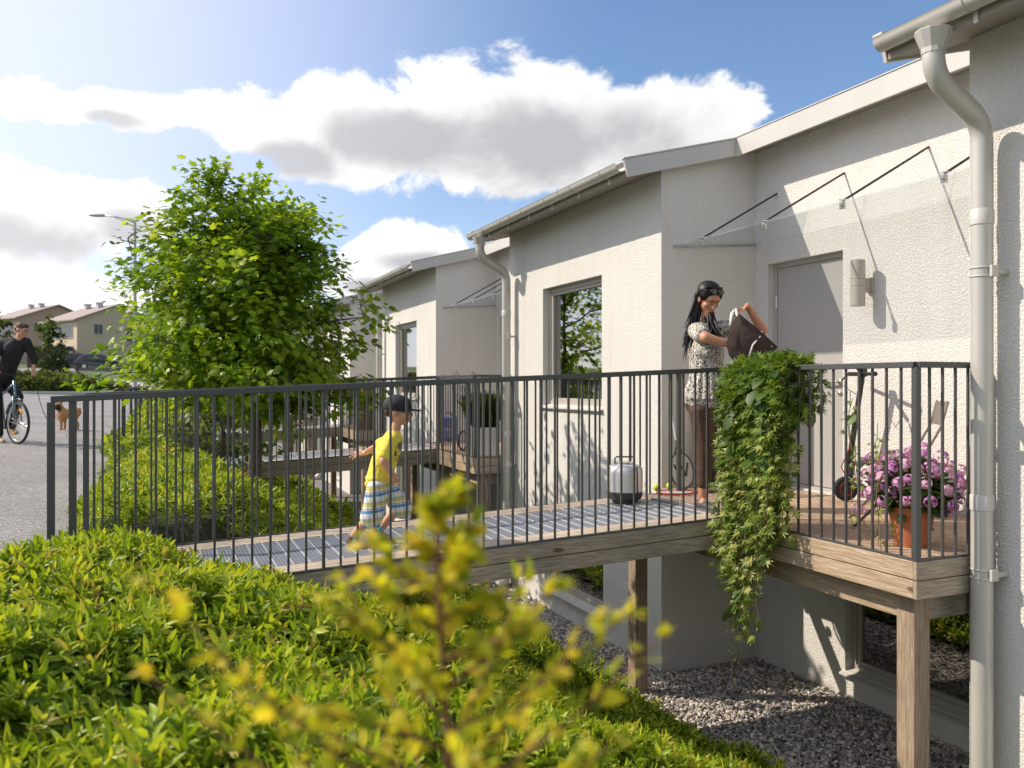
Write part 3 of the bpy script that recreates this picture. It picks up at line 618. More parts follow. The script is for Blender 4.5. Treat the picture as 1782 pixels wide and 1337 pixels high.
BARK = basic('bark', (.10,.075,.055), .9, nscale=30, namp=.4, bump=.006, bscale=60)
def rot_rand(n, k): v = RNG.normal(0, k, (n, 3)); return v
def tree(name, label, loc, h0, h1, rad, nleaf, lsize, tmpl, mat, seed, nlimb=16, trunk_r=.055, shape=None, group=None, wid=1.0, sun=(0,0,0), bark=None):
    rg = np.random.default_rng(seed); rd = random.Random(seed)
    t = thing(name, label, 'tree', loc, 0, group)
    m = MB(); top = h1 - .25
    pts = [Vector((0,0,-.3))]; k = 9
    for i in range(1, k+1): pts.append(Vector((rd.uniform(-.03,.03)*(i>1), rd.uniform(-.03,.03)*(i>1), top*i/k)))
    m.tube(pts, [trunk_r*(1.15 - .95*i/k) for i in range(k+1)], 10)
    tips = []
    for i in range(nlimb):
        f = (i+.5)/nlimb; z = h0*.8 + (h1-h0)*f*.86; a = i*2.4 + rd.uniform(-.4,.4)
        R_ = rad*(1 - .20*max(0, math.cos(a)*.92 - math.sin(a)*.39))*(shape(f) if shape else math.sin(math.pi*(.12+.8*f))**.6)*rd.uniform(.75, 1.12)
        d = Vector((math.cos(a), math.sin(a), 0)); p = [Vector((0,0,z-.15))]; q = p[0]
        for j in range(1, 6):
            q = Vector((d.x*R_*j/5, d.y*R_*j/5, z - .15 + (.10 + .62*f)*R_*.9*(j/5)**.8)) + Vector((rd.uniform(-.05,.05), rd.uniform(-.05,.05), rd.uniform(-.04,.04))); p.append(q)
        m.tube(p, [trunk_r*.38*(1-.16*j) for j in range(6)], 6)
        for j in range(1, 6):
            tips.append((p[j], R_*.30))
            for s in range(3):
                e = p[j] + Vector((rd.uniform(-1,1), rd.uniform(-1,1), rd.uniform(-.5,.9))).normalized()*rad*rd.uniform(.14,.30)
                m.tube([p[j], (p[j]+e)/2 + Vector((0,0,.02)), e], [.007,.005,.003], 4); tips.append((e, rad*.2))
    tips.append((Vector((0,0,top)), rad*.25)); tips.append((Vector((.02,0,top+.15)), rad*.15))
    part('trunk', m, bark or BARK, t, smooth=True)
    # leaf clumps gathered round the twigs
    n = nleaf; ti = rg.integers(0, len(tips), n); base = np.array([tips[i][0][:] for i in ti]); sp = np.array([tips[i][1] for i in ti])
    off = rg.normal(0, .42, (n, 3)); off[:, 2] *= .6; pos = base + off*sp[:, None]
    out_ = pos - np.array([0,0,(h0+h1)/2]); out_ /= np.linalg.norm(out_, axis=1, keepdims=True)
    axis = out_*np.array([1,1,.2]) + rg.normal(0, .45, (n, 3)) + np.array([0,0,-.25]); nrm = np.array([0,0,1.0]) + out_*.45 + rg.normal(0, .33, (n, 3))
    tone = rg.uniform(0, 1, len(tips))[ti]*.45 + rg.uniform(0, 1, n)*.55
    V, F, R = leaves(tmpl, pos, axis, nrm, lsize*rg.uniform(.65, 1.2, n), np.clip(tone, 0, 1), wid)
    np_mesh('crown', V, F, [mat], t, rnd=R); return t
MAPLEM = leafmat('maple_leaf', [(.04,.10,.008), (.12,.22,.012), (.25,.37,.022), (.48,.55,.08)], .52, .42, .35)
ASPENM = leafmat('aspen_leaf', [(.05,.085,.03), (.10,.15,.065), (.17,.22,.12)], .3, .5, .3)
FARM = leafmat('far_tree_leaf', [(.05,.085,.02), (.09,.14,.03), (.15,.2,.05)], .3, .6, .2)
YELM = leafmat('yellow_leaf', [(.20,.27,.015), (.40,.43,.025), (.60,.56,.04), (.66,.50,.06)], .5, .5, .3)
zt = float(ground_z(.98, 9.6))
tree('maple_tree', 'young maple tree with star shaped leaves and slim trunk between the first two footbridges', (.98, 9.6, zt), 1.68, 3.85, 1.26, 20000, .104, MAPLE, MAPLEM, 5, 34,
     shape=lambda f: [.98, 1.06, .97, .82, .58][min(4, int(f*5))], trunk_r=.075)
tree('aspen_tree', 'slender tree with round grey green leaves half hidden behind the maple', (.75, 11.2, float(ground_z(.75, 11.2))), .7, 3.9, 1.25, 1500, .095, ROUND, ASPENM, 15, 16, trunk_r=.04, group=None)
tree('maple_tree', 'second young maple further along the slope, only peeping out behind the first maple', (.9, 16.2, float(ground_z(.9, 16.2))), 1.2, 4.3, 1.5, 4500, .14, MAPLE, MAPLEM, 25, 18, trunk_r=.06)

# blurred sapling close to the camera
def sapling():
    rd = random.Random(3); rg = np.random.default_rng(3)
    q = .80; px = 772; k = (px-891)/1450.55; bx, by = (S_ + k*C_)*q, (C_ - k*S_)*q
    g0 = float(ground_z(bx, by)); t = thing('yellow_sapling', 'yellow green leafy sapling with a red brown stem, nearest to the viewer', 'sapling', (bx, by, g0), -TH)
    m = MB(); top = .88 - g0; P_ = []; kk = 10
    stem = [Vector((.008*math.sin(i*1.1) , .01*math.cos(i), top*i/kk)) for i in range(kk+1)]
    m.tube(stem, [.0065*(1-.07*i) for i in range(kk+1)], 8)
    tips = []
    for ii in range(30):
        i = ii*29/29; dd_ = .40*(1-i/29); z = top - .015 - dd_; a = ii*2.4; side = 1 if math.cos(a) > 0 else -1
        L = min(.27, .014 + 1.35*dd_**1.35)*rd.uniform(.75,1.2)*rd.uniform(.75, 1.1); d = Vector((math.cos(a)*1.15, math.sin(a)*.5, .50)).normalized()
        p = [Vector((0,0,z)) + d*L*j/5 + Vector((0,0,(.22*L if ii % 3 else -.1*L)*(j/5)**2)) for j in range(6)]; m.tube(p, [.0026,.0023,.002,.0016,.0012,.0008], 5)
        for j in (1,1.5,2,2.5,3,3.5,4,4.5,5):
            for s in range(4): tips.append((p[int(j)].lerp(p[min(5,int(j)+1)], j-int(j)) + Vector((rd.uniform(-.007,.007), rd.uniform(-.007,.007), rd.uniform(-.007,.007))), d))
    for i in range(26): tips.append((Vector((0,0,top - .20 + .20*i/25)), Vector((math.cos(i*2), math.sin(i*2), .6))))
    part('trunk', m, basic('sapling_stem', (.16,.055,.03), .7), t, smooth=True)
    pos = np.array([a[0][:] for a in tips]); ax = np.array([a[1][:] for a in tips]) + rg.normal(0, .6, (len(tips), 3)); nr = np.array([0,0,1.]) + rg.normal(0, .5, (len(tips), 3))
    V, F, R = leaves(LEAF, pos, ax, nr, .0215*rg.uniform(.7, 1.15, len(tips)), rg.uniform(0, 1, len(tips)), 1.7)
    np_mesh('crown', V, F, [YELM], t, rnd=R)
sapling()

# hanging creeper on the deck railing --------------------------
def creeper():
    rg = np.random.default_rng(8); rd = random.Random(8)
    t = thing('hanging_creeper', 'lush green creeper spilling from a railing planter next to the woman', 'creeper', (XK, 4.53, .97))
    m = MB(); m.box(-.03, .10, -.20, .26, -.12, .02); part('planter_box', m, basic('planter_plastic', (.05,.05,.05), .6), t, bevel=.01)
    P_ = []; A = []; Nn = []; Sz = []; R = []
    # bushy head
    n = 2300; th = rg.uniform(0, 6.28, n); u = rg.uniform(-1, 1, n); r = rg.uniform(.55, 1, n)**.5
    p = np.stack([-.01 + .20*r*np.cos(th), .31*u*(1-.25*np.abs(np.sin(th))*np.abs(u)), -.01 + .19*r*np.sin(th)], -1); o = (p+[0,0,.01])/np.array([.2,.31,.19])
    P_.append(p); A.append(o*.6 + rg.normal(0,.4,(n,3)) + [-.25,0,-.35]); Nn.append(o + [-.3,0,.7] + rg.normal(0,.3,(n,3))); Sz.append(rg.uniform(.05,.10,n)); R.append(rg.uniform(.25,.8,n))
    vines = MB(); vp = []
    def vine(y0, x0, L, drift, rr=.0025, start=.02, dens=.035, tone=(.3,.9), ls=(.045,.085)):
        k = max(6, int(L/.08)); q = Vector((x0, y0, start)); pts = []
        for i in range(k+1):
            pts.append(q.copy()); q = q + Vector((rd.uniform(-.012,.012) - (.02 if i < 2 else 0), drift/k + rd.uniform(-.018,.018), -L/k))
        vines.tube(pts, rr, 5)
        m_ = int(L/dens)
        for j in range(m_):
            f = rd.random()*k; i = min(k-1, int(f)); b = pts[i].lerp(pts[i+1], f-i)
            P_.append(np.array([b[:]])); a = rd.uniform(0, 6.28); ax_ = np.array([[math.cos(a)*.7-.35, math.sin(a)*.9, -.55+rd.uniform(-.3,.5)]]); A.append(ax_); Nn.append(np.array([[-.9, rd.uniform(-.6,.6), .6+rd.uniform(-.4,.5)]]))
            Sz.append(np.array([rd.uniform(*ls)])); R.append(np.array([rd.uniform(*tone)]))
    for i in range(70): vine(-.27 + .56*i/69 + rd.uniform(-.03,.03), rd.uniform(-.16,.02), rd.uniform(.55, 1.1), .12*(rd.random()+.2)*(1 - 2*(i/69)) , dens=.018, ls=(.04,.12), tone=(0,1))
    for i in range(44): vine(-.10 + .0090*i + rd.uniform(-.03,.03), rd.uniform(-.18,-.08), rd.uniform(1.05, 1.45) + .35*math.exp(-((i-26)/9)**2), .02, dens=.034, ls=(.05,.12), tone=(0,.9))
    for y0, L in ((.13, 2.05), (.08, 1.9), (-.05, 1.8), (.20, 1.6), (.03, 1.7), (-.1, 1.4), (.27, 1.3)): vine(y0, -.13, L, .03, dens=.035, ls=(.03,.06))
    vine(.32, -.12, 1.18, .08, dens=.035, ls=(.06,.11), tone=(.1,.4)); vine(.30, -.14, 1.2, .06, dens=.04, ls=(.06,.11), tone=(.1,.4)); vine(.22, -.14, 1.4, .0, dens=.05, ls=(.07,.11), tone=(.05,.35))
    for i in range(7): vine(-.50 - .05*i, .10 + .12*rd.random(), rd.uniform(.35,.95), -.05, dens=.05, ls=(.03,.06), start=-.03-.05*i, tone=(.4,.8))
    part('vine_stems', vines, basic('vine_stem', (.20,.17,.07), .7), t, smooth=True)
    low = np.concatenate(P_)[:,2]; P_ = np.concatenate(P_); A = np.concatenate(A); Nn = np.concatenate(Nn); Sz = np.concatenate(Sz)*1.0; R = np.clip(np.concatenate(R)*.8 + .32*np.clip(-low/.6, 0, 1), 0, 1)
    V1, F1, R1 = leaves(CREEPER, P_, A, Nn, Sz*1.15, R, .8)
    nb = 170; ib = rg.integers(0, len(P_), nb); pb = P_[ib] + rg.normal(0, .02, (nb, 3)) - [.02,0,0]; V2, F2, R2 = leaves(LEAF, pb, A[ib] + [0,0,-.4], Nn[ib], rg.uniform(.08,.13,nb), rg.uniform(0,.35,nb), 2.1); V1, F1, R1 = merge([(V1,F1,R1),(V2,F2,R2)])
    np_mesh('foliage', V1, F1, [leafmat('creeper_leaf', [(.025,.06,.012), (.09,.17,.018), (.22,.30,.04), (.46,.46,.15)], .35, .45, .35)], t, rnd=R1)
creeper()

def flowerpot():
    rg = np.random.default_rng(4); t = thing('flower_pot', 'terracotta pot overflowing with pink and violet flowers at the deck corner', 'flower pot', (4.20, 3.70, .0))
    m = MB(); m.lathe([(.085,0),(.09,.004),(.128,.20),(.142,.20),(.148,.245),(.13,.245),(.12,.21),(.10,.20)], (0,0,0), 32); part('pot', m, basic('terracotta', (.46,.15,.065), .75, nscale=12, namp=.15), t, smooth='auto')
    n = 700; th = rg.uniform(0,6.28,n); ph = np.arccos(rg.uniform(-.75,1,n)); r = rg.uniform(.45,.95,n)
    d = np.stack([np.sin(ph)*np.cos(th), np.sin(ph)*np.sin(th), np.cos(ph)], -1); p = d*r[:,None]*np.array([.24,.24,.19]) + [0,0,.35]
    V, F, R = leaves(ROUND, p, d*[1,1,.3] + rg.normal(0,.4,(n,3)), np.array([0,0,1.]) + d*.6 + rg.normal(0,.3,(n,3)), rg.uniform(.045,.075,n), rg.uniform(0,1,n))
    np_mesh('foliage', V, F, [leafmat('geranium_leaf', [(.03,.065,.012),(.06,.12,.02),(.10,.17,.03)], .3)], t, rnd=R)
    st = MB(); pf = []; nf = []; sf = []; rf_ = []
    K = 80
    for i in range(K):
        a = i*2.4; c = 1 - 1.45*(i+.5)/K; s = math.sqrt(max(0, 1-c*c)); dd = Vector((s*math.cos(a), s*math.sin(a), c)); jr = rg.uniform(.78,1.22); dd = Vector((dd.x, dd.y, dd.z)); ctr = Vector((dd.x*.265*jr, dd.y*.265*jr, dd.z*.22*jr+.35))*1.0 + Vector(rg.normal(0,.012,3))
        st.tube([Vector((dd.x*.08, dd.y*.08, .28)), ctr*.6 + Vector((0,0,.16)), ctr], .002, 4)
        rr = rg.uniform(.030,.046)
        for j in range(30):
            e = Vector(rg.normal(0,1,3)).normalized(); e = (e + dd*.7).normalized(); pf.append((ctr + e*rr)[:]); nf.append(e[:]); sf.append(rg.uniform(.022,.034)); rf_.append(min(1,max(0,.5 + .25*math.sin(i*1.7) + rg.normal(0,.2))))
    part('stems', st, basic('flower_stem', (.10,.17,.04), .6), t, smooth=True)
    nf = np.array(nf); ax = np.cross(nf, rg.normal(0,1,nf.shape)); ax /= np.linalg.norm(ax, axis=1, keepdims=True); sf = np.array(sf)
    V, F, R = leaves(PETAL, np.array(pf) - ax*(sf*.45)[:,None], ax, nf, sf, np.array(rf_))
    np_mesh('blossoms', V, F, [leafmat('pink_petal', [(.38,.12,.42),(.62,.28,.62),(.78,.42,.70),(.90,.68,.85)], .3, .6, .2)], t, rnd=R)
flowerpot()
# ------------------------------------------------------------ things on the decks
BLACKP = basic('black_plastic', (.018,.018,.02), .45); RED = basic('red_plastic', (.55,.035,.02), .4); RUBBER = basic('tyre_rubber', (.025,.025,.027), .8)
def cam_rot(): return Matrix.Rotation(-TH, 3, 'Z')
def lantern():
    t = thing('camping_stove', 'round brushed steel stove with a black carrying handle standing on the footbridge', 'stove', (3.60, 6.06, -.012), -TH)
    m = MB(); m.lathe([(.10,0),(.105,.004),(.105,.02),(.135,.035),(.150,.075),(.150,.092),(.146,.094)], n=40); part('base', m, basic('stove_base', (.04,.038,.037), .5), t, smooth='auto')
    m = MB(); m.lathe([(.145,.093),(.149,.098),(.149,.255),(.146,.285),(.13,.308),(.10,.322),(.06,.326)], n=40); part('body', m, basic('stove_steel', (.70,.69,.67), .33, .6, nscale=3, namp=.04), t, smooth='auto')
    m = MB(); m.lathe([(.075,.323),(.075,.336),(.05,.342),(.0,.343)], n=30); part('lid', m, STEEL, t, smooth='auto')
    m = MB(); p = [(-.083,0,.30),(-.083,0,.365),(-.07,0,.382),(.07,0,.382),(.083,0,.365),(.083,0,.30)]
    m.tube(p, .006, 8); m.tube([(-.083,0,.30),(-.12,0,.30)], .006, 8); m.tube([(.083,0,.30),(.083,-.125,.30),(.083,-.156,.26),(.083,-.156,.10)], .006, 8)
    part('handle', m, BLACKP, t, smooth='auto')
lantern()
def racket(loc, rot, col, label, flat):
    t = thing('tennis_racket', label, 'tennis racket', loc); t.rotation_euler = rot
    def ell(s, n=36): return [(s*.125*math.cos(2*math.pi*i/n), 0, .17 + s*.17*math.sin(2*math.pi*i/n)) for i in range(n+1)]
    m = MB(); m.tube(ell(1), .009, 8, cap=False); m.tube([(-.045,0,.33),(-.02,0,.40),(-.008,0,.455)], .008, 8); m.tube([(.045,0,.33),(.02,0,.40),(.008,0,.455)], .008, 8); m.tube([(-.06,0,.322),(0,0,.33),(.06,0,.322)], .007, 8)
    part('frame', m, col, t, smooth=True)
    m = MB()
    for i in range(-8, 9):
        x = i*.0142; h = .165*math.sqrt(max(0, 1-(x/.12)**2)); m.tube([(x,0,.17-h),(x,0,.17+h)], .0013, 4)
    for i in range(-11, 12):
        z = i*.0148; h = .12*math.sqrt(max(0, 1-(z/.165)**2)); m.tube([(-h,.0004,.17+z),(h,.0004,.17+z)], .0013, 4)
    part('strings', m, basic('racket_string', (.75,.74,.70), .5), t)
    if not flat:
        m = MB(); z0, z1 = .11, .235
        for a, b in (((-.075,z1),(-.035,z0)),((-.035,z0),(0,z1-.02)),((0,z1-.02),(.035,z0)),((.035,z0),(.075,z1))): m.bar((a[0],-.002,a[1]), (b[0],-.002,b[1]), .024, .0012, up=(0,1,0))
        part('string_mark', m, basic('string_ink', (.09,.085,.08), .7), t)
    m = MB(); m.tube([(0,0,.45),(0,0,.47),(0,0,.70),(0,0,.715)], [.012,.0145,.0155,.018], 8); part('grip', m, basic('grip_tape', (.62,.61,.62) if not flat else (.08,.08,.08), .7), t, smooth='auto')
WOODRACK = basic('racket_frame_black', (.06,.06,.065), .3, coat=.5); REDRACK = basic('racket_frame_red', (.50,.03,.03), .3, coat=.5)
racket((4.52, 6.52, .006), (math.radians(-10), math.radians(-5), 0), WOODRACK, 'tennis racket with a pale grip leaning upright against the shaded wall', False)
racket((4.08, 6.30, .014), (math.radians(-90), 0, math.radians(-100)), REDRACK, 'red and white tennis racket lying flat on the deck boards', True)
BALLM = basic('tennis_felt', (.50,.68,.03), .9, nscale=60, namp=.12)
for (x, y, l) in ((4.20, 6.50, 'left of the two yellow green tennis balls, by the end of the red racket'), (4.36, 6.53, 'right of the two yellow green tennis balls, beside the leaning racket')):
    t = thing('tennis_ball', l, 'tennis ball', (x, y, .034), group='tennis balls on the deck'); m = MB(); m.ball((0,0,0), .034, 20, 14); part('felt', m, BALLM, t, smooth=True)
    m = MB(); m.tube([(.0335*math.cos(a)*math.cos(.45*math.sin(2*a)), .0335*math.sin(a)*math.cos(.45*math.sin(2*a)), .0335*math.sin(.45*math.sin(2*a))) for a in [i*math.pi/20 for i in range(41)]], .0012, 4); part('seam', m, WHITEM, t)
def longboard():
    t = thing('skateboard', 'black longboard with pale wooden edge and orange wheels leaning behind the woman\'s legs', 'skateboard', (4.80, 6.50, 0)); t.rotation_euler = (math.radians(-9), math.radians(4), 0)
    ol = [(.11*math.sin(math.pi*f)**.45*(1 if f < .5 else .95), .86*f) for f in [i/24 for i in range(1, 24)]]; poly = ol + [(-x, z) for x, z in ol[::-1]]
    m = MB(); m.prism(poly, 0, .012, 'y'); part('board', m, basic('board_edge_wood', (.55,.40,.20), .5), t, bevel=.002)
    m = MB(); m.prism([(x*.93, .43+(z-.43)*.985) for x, z in poly], -.002, -.0003, 'y'); part('grip_tape', m, basic('grip_sheet', (.02,.02,.022), .9), t)
    for z in (.17, .69):
        m = MB(); m.box(-.03, .03, .012, .03, z-.04, z+.04); m.tube([(-.10,.05,z),(.10,.05,z)], .009, 8); m.box(-.015,.015,.03,.05,z-.015,z+.015); tr = part('truck', m, STEEL, t)
        for s in (-1, 1): m = MB(); m.tube([(s*.085,.05,z),(s*.128,.05,z)], .034, 16); part('wheel', m, basic('orange_urethane', (.6,.16,.03), .4), tr, smooth='auto')
longboard()
def scooter():
    t = thing('kick_scooter', 'dark electric kick scooter with red cables parked against the wall', 'scooter', (5.30, 5.33, 0))
    R = cam_rot(); m = MB()
    top = Vector((-.02,-.20,1.06)); low = Vector((0,-.02,.24))
    m.tube([low, low.lerp(top,.25), top], [.030,.024,.021], 14); st = part('stem', m, DARKM, t, smooth='auto')
    m = MB(); d = R @ Vector((0,1,0)); r_ = R @ Vector((1,0,0)); m.tube([top - r_*.15 - d*.10, top - r_*.03 - d*.02, top + Vector((0,0,.0))], [.017,.017,.02], 12); m.tube([top, top + d*.20], .013, 10); m.tube([top, top - d*.16], .013, 10)
    m.ball(top + Vector((0,0,.05)) - r_*.03, .024); m.box(top.x-.02, top.x+.02, top.y-.03, top.y+.03, top.z-.02, top.z+.045); part('handlebar', m, BLACKP, st, smooth='auto')
    m = MB(); m.tube([top - r_*.17 - d*.11 + Vector((0,0,.0)), top - r_*.22 - d*.13 + Vector((0,0,-.05))], .008, 6); m.tube([top - d*.16, top - d*.24], .018, 10); part('grip', m, BLACKP, st, smooth=True)
    m = MB(); m.tube([top - r_*.14 - d*.05, top - r_*.15 + Vector((0,0,-.10)), top - r_*.06 + Vector((0,0,-.16)), top.lerp(low,.2)], .0035, 6); part('cable', m, RED, st, smooth=True)
    m = MB(); a = low.lerp(top,.30); m.tube([a - r_*.01, a - r_*.05 + Vector((0,0,-.1)), low - r_*.055 + Vector((0,0,.05)), low - r_*.02 + Vector((0,-.01,-.04)), low + Vector((0,-.08,-.08))], .005, 6); part('cable', m, RED, st, smooth=True)
    m = MB(); m.box(-.02,.02,-.08,.0,.22,.34); m.tube([low + r_*.03 + Vector((0,0,.1)), low + r_*.06 + Vector((0,0,.14)), low + r_*.065 + Vector((0,0,.2))], .006, 6); part('folding_latch', m, BLACKP, st, bevel=.004)

    fw_ = MB(); fw_.tube([(0,-.02,0), (0,.02,0)], .075, 32); fw_.v = [tuple(R @ Vector(v) + Vector((0,0,.105))) for v in fw_.v]; wh = part('front_wheel', fw_, basic('wheel_hub_green_black', (.02,.045,.035), .4), t, smooth='auto')
    m = MB(); m.torus((0,0,.105), .082, .022, 36, 10, 'y', R); part('tyre', m, RUBBER, wh, smooth=True)
    m = MB(); m.torus(R @ Vector((0,-.022,0)) + Vector((0,0,.105)), .055, .0035, 36, 6, 'y', R)
    p0 = R @ Vector((.004,-.022,-.018)) + Vector((0,0,.105)); p1 = R @ Vector((.008,-.022,.03)) + Vector((0,0,.105)); m.tube([p0, p1], .0045, 6); part('red_ring', m, RED, wh)
    m = MB()
    for s in (-1, 1): m.tube([low + d*s*.02, R @ Vector((0, s*.034, 0)) + Vector((0,0,.12))], .009, 8)
    m.tube([low + Vector((0,0,.0)), low + Vector((0,0,-.04))], .03, 12); part('fork', m, DARKM, t, smooth='auto')
    m = MB(); m.box(-.075,.075,-.80,-.22,.075,.115); m.bar((0,-.03,.20),(0,-.24,.10),.05,.05); part('footboard', m, BLACKP, t, bevel=.008)
    m = MB(); m.tube([(-.02,-.92,.105),(.02,-.92,.105)], .105, 30); part('rear_wheel', m, RUBBER, t, smooth='auto')
    m = MB(); m.tube([(0,-.80,.12),(0,-.83,.19),(0,-.90,.225),(0,-.99,.21)], .03, 8, flat=.3); part('mudguard', m, BLACKP, t, smooth=True)
scooter()
def chair():
    t = thing('folding_chair', 'taupe metal folding chair behind the pink flowers', 'chair', (4.70, 4.34, 0), math.radians(140))
    TA = basic('chair_paint', (.20,.165,.14), .5, .1)
    m = MB(); n = 12
    top = [(-.20 + .40*i/n, .455 + .012*math.sin(math.pi*i/n)*-1 - (.05*max(0,(i/n-.8)/.2)**2) + .02*(1-i/n)) for i in range(n+1)]
    m.prism(top + [(x, z-.010) for x, z in top[::-1]], -.19, .19, 'y'); m.v = [(x, y*(1-.12*max(0,x/.2)), z) for x, y, z in m.v]
    for s in (-1, 1): m.bar((-.18,s*.185,.447),(.16,s*.175,.435),.012,.03)
    part('seat', m, TA, t, bevel=.003)
    m = MB(); prof = [(-.30 - .015*math.cos(y*6), y) for y in [-.18 + .36*i/8 for i in range(9)]]
    vs_ = [(x + .035*(z-.70)/-.16, y, z) for z in (.70,.86) for x, y in prof]; vs_ += [(x-.006, y, z) for x, y, z in vs_]; k = 9
    fs = [(i, i+1, i+1+k, i+k) for i in range(8)] + [(i+18, i+18+k, i+19+k, i+19) for i in range(8)] + [(i,i+18,i+19,i+1) for i in range(8)] + [(i+k,i+k+1,i+k+19,i+k+18) for i in range(8)] + [(0,k,k+18,18),(8,26,8+k+18,8+k)]
    m.add(vs_, fs); part('backrest', m, TA, t)
    for s in (-1, 1):
        m = MB(); m.tube([(-.345,s*.19,.865),(-.30,s*.19,.69),(-.17,s*.19,.44),(.24,s*.19,0)], .009, 8, flat=1); part('leg', m, TA, t, smooth=True)
        m = MB(); m.tube([(.12,s*.17,.44),(-.26,s*.17,0)], .009, 8); part('leg', m, TA, t, smooth=True)
    m = MB(); m.tube([(.20,-.19,.04),(.20,.19,.04)], .007, 8); part('stretcher', m, TA, t); m = MB(); m.tube([(-.22,-.17,.045),(-.22,.17,.045)], .007, 8); part('stretcher', m, TA, t)
chair()
# second deck
def backpack():
    t = thing('backpack', 'blue rucksack leaning against the wall on the second deck', 'backpack', (4.52, 13.38, 0), -TH); B = basic('backpack_cloth', (.16,.19,.42), .8, nscale=20, namp=.15)
    m = MB(); m.box(-.15,.15,-.10,.10,.02,.40); b = part('body', m, B, t, bevel=.05); m = MB(); m.box(-.11,.11,-.15,-.10,.05,.24); part('front_pocket', m, B, t, bevel=.03)
    m = MB(); m.box(-.155,.155,-.12,.11,.36,.44); part('top_flap', m, B, t, bevel=.03); m = MB(); m.box(-.02,.02,-.156,-.151,.20,.24); part('badge', m, basic('orange_badge', (.7,.35,.05), .6), t)
    m = MB(); m.tube([(-.05,0,.44),(-.04,0,.50),(.04,0,.50),(.05,0,.44)], .008, 6); part('handle', m, BLACKP, t, smooth=True)
    for s in (-1,1): m = MB(); m.bar((s*.08,-.125,.44),(s*.08,-.158,.10),.02,.005); part('strap', m, BLACKP, t)
backpack()
def spokes(m, c, ax, r, n=18, rot=None):
    c = Vector(c)
    for i in range(n):
        a = 2*math.pi*i/n; v = Vector((math.cos(a)*r, (.02 if i % 2 else -.02), math.sin(a)*r)); w = Vector((math.cos(a+.4)*.015, (.025 if i % 2 else -.025), math.sin(a+.4)*.015))
        if rot: v = rot @ v; w = rot @ w
        m.tube([c + w, c + Vector((v.x, v.y*0, v.z)) if not rot else c + v], .0014, 4)
def kidsbike():
    ang = math.atan2(.38, .42); t = thing('kids_bike', 'small children\'s bicycle with dark tyres parked by the white planter', 'bicycle', (4.12, 11.55, 0), ang)
    F_ = basic('kids_bike_paint', (.55,.55,.55), .3, .5)
    for x in (0, .62):
        m = MB(); m.torus((x,0,.15), .132, .018, 32, 8); w = part('wheel', m, RUBBER, t, smooth=True); m = MB(); m.torus((x,0,.15), .116, .006, 32, 6); part('rim', m, WHITEM, w, smooth=True); m = MB(); spokes(m, (x,0,.15), 'y', .112, 14); part('spokes', m, STEEL, w)
    m = MB(); m.tube([(0,0,.15),(.04,0,.30),(.10,0,.47)], .013, 8); m.tube([(.07,0,.38),(.36,0,.24),(.62,0,.15)], .014, 8); m.tube([(.36,0,.2),(.40,0,.43)], .012, 8); m.tube([(.09,0,.43),(.38,0,.36)], .012, 8); part('frame', m, F_, t, smooth=True)
    m = MB(); m.tube([(.06,-.20,.60),(.09,-.08,.58),(.10,-.02,.50),(.10,.02,.50),(.09,.08,.58),(.06,.20,.60)], .010, 8); part('handlebar', m, WHITEM, t, smooth=True)
    m = MB(); m.ball((.42,0,.45), (.10,.05,.02)); part('saddle', m, BLACKP, t, smooth=True); m = MB(); m.tube([(.34,-.09,.17),(.34,.09,.23)], .008, 6); part('crank', m, BLACKP, t)
kidsbike()
def grass_planter(nm, label, loc, s, h, box_mat, gh, n, spread, mat, flowers=0, tall=.3):
    rg = np.random.default_rng(int(h*1000)); t = thing(nm, label, 'planter', loc, -TH)
    m = MB(); m.hexa([(-s*.46,-s*.46,0),(s*.46,-s*.46,0),(s*.46,s*.46,0),(-s*.46,s*.46,0)], [(-s/2,-s/2,h),(s/2,-s/2,h),(s/2,s/2,h),(-s/2,s/2,h)]); part('planter_box', m, box_mat, t, bevel=.008)
    m = MB(); m.box(-s*.45,s*.45,-s*.45,s*.45,h+.001,h+.008); part('soil', m, basic('potting_soil', (.03,.022,.015), .95), t)
    p = np.stack([rg.uniform(-s*.42,s*.42,n), rg.uniform(-s*.42,s*.42,n), np.full(n,h)], -1); d = np.stack([p[:,0]*spread + rg.normal(0,.13,n), p[:,1]*spread + rg.normal(0,.13,n), rg.uniform(.7,1.0,n)], -1)
    V, F, R = leaves(LEAF, p, d, rg.normal(0,1,(n,3)), gh*rg.uniform(.5,1.1,n), rg.uniform(0,1,n), .07); np_mesh('grass_blades', V, F, [mat], t, rnd=R)
    if flowers:
        m = MB(); q = []; 
        for i in range(flowers):
            b = Vector((rg.uniform(-s*.4,s*.1), rg.uniform(-s*.3,s*.3), h)); e = b + Vector((rg.normal(-.12,.12), rg.normal(0,.1), tall*rg.uniform(.75,1.1))); m.tube([b, b.lerp(e,.5)+Vector((.01,0,.02)), e], .003, 4)
            for j in range(26): q.append((e + Vector(rg.normal(0,.014,3)) - Vector((0,0,.10*rg.random())))[:])
        part('stalks', m, basic('stalk_green', (.10,.13,.05), .8), t); q = np.array(q); V, F, R = leaves(PETAL, q, rg.normal(0,1,q.shape), rg.normal(0,1,q.shape), .022, rg.uniform(0,1,len(q)))
        np_mesh('blossoms', V, F, [leafmat('lavender_petal', [(.13,.09,.28),(.25,.18,.45)], .2)], t, rnd=R)
GRASSM = leafmat('planter_grass', [(.03,.06,.01),(.08,.12,.02),(.18,.22,.05)], .3)
grass_planter('grass_planter', 'square white planter full of tall green grass and lavender on the second deck', (4.13, 10.72, 0), .38, .39, WHITEM, .46, 2600, 1.3, GRASSM, 14, .70)
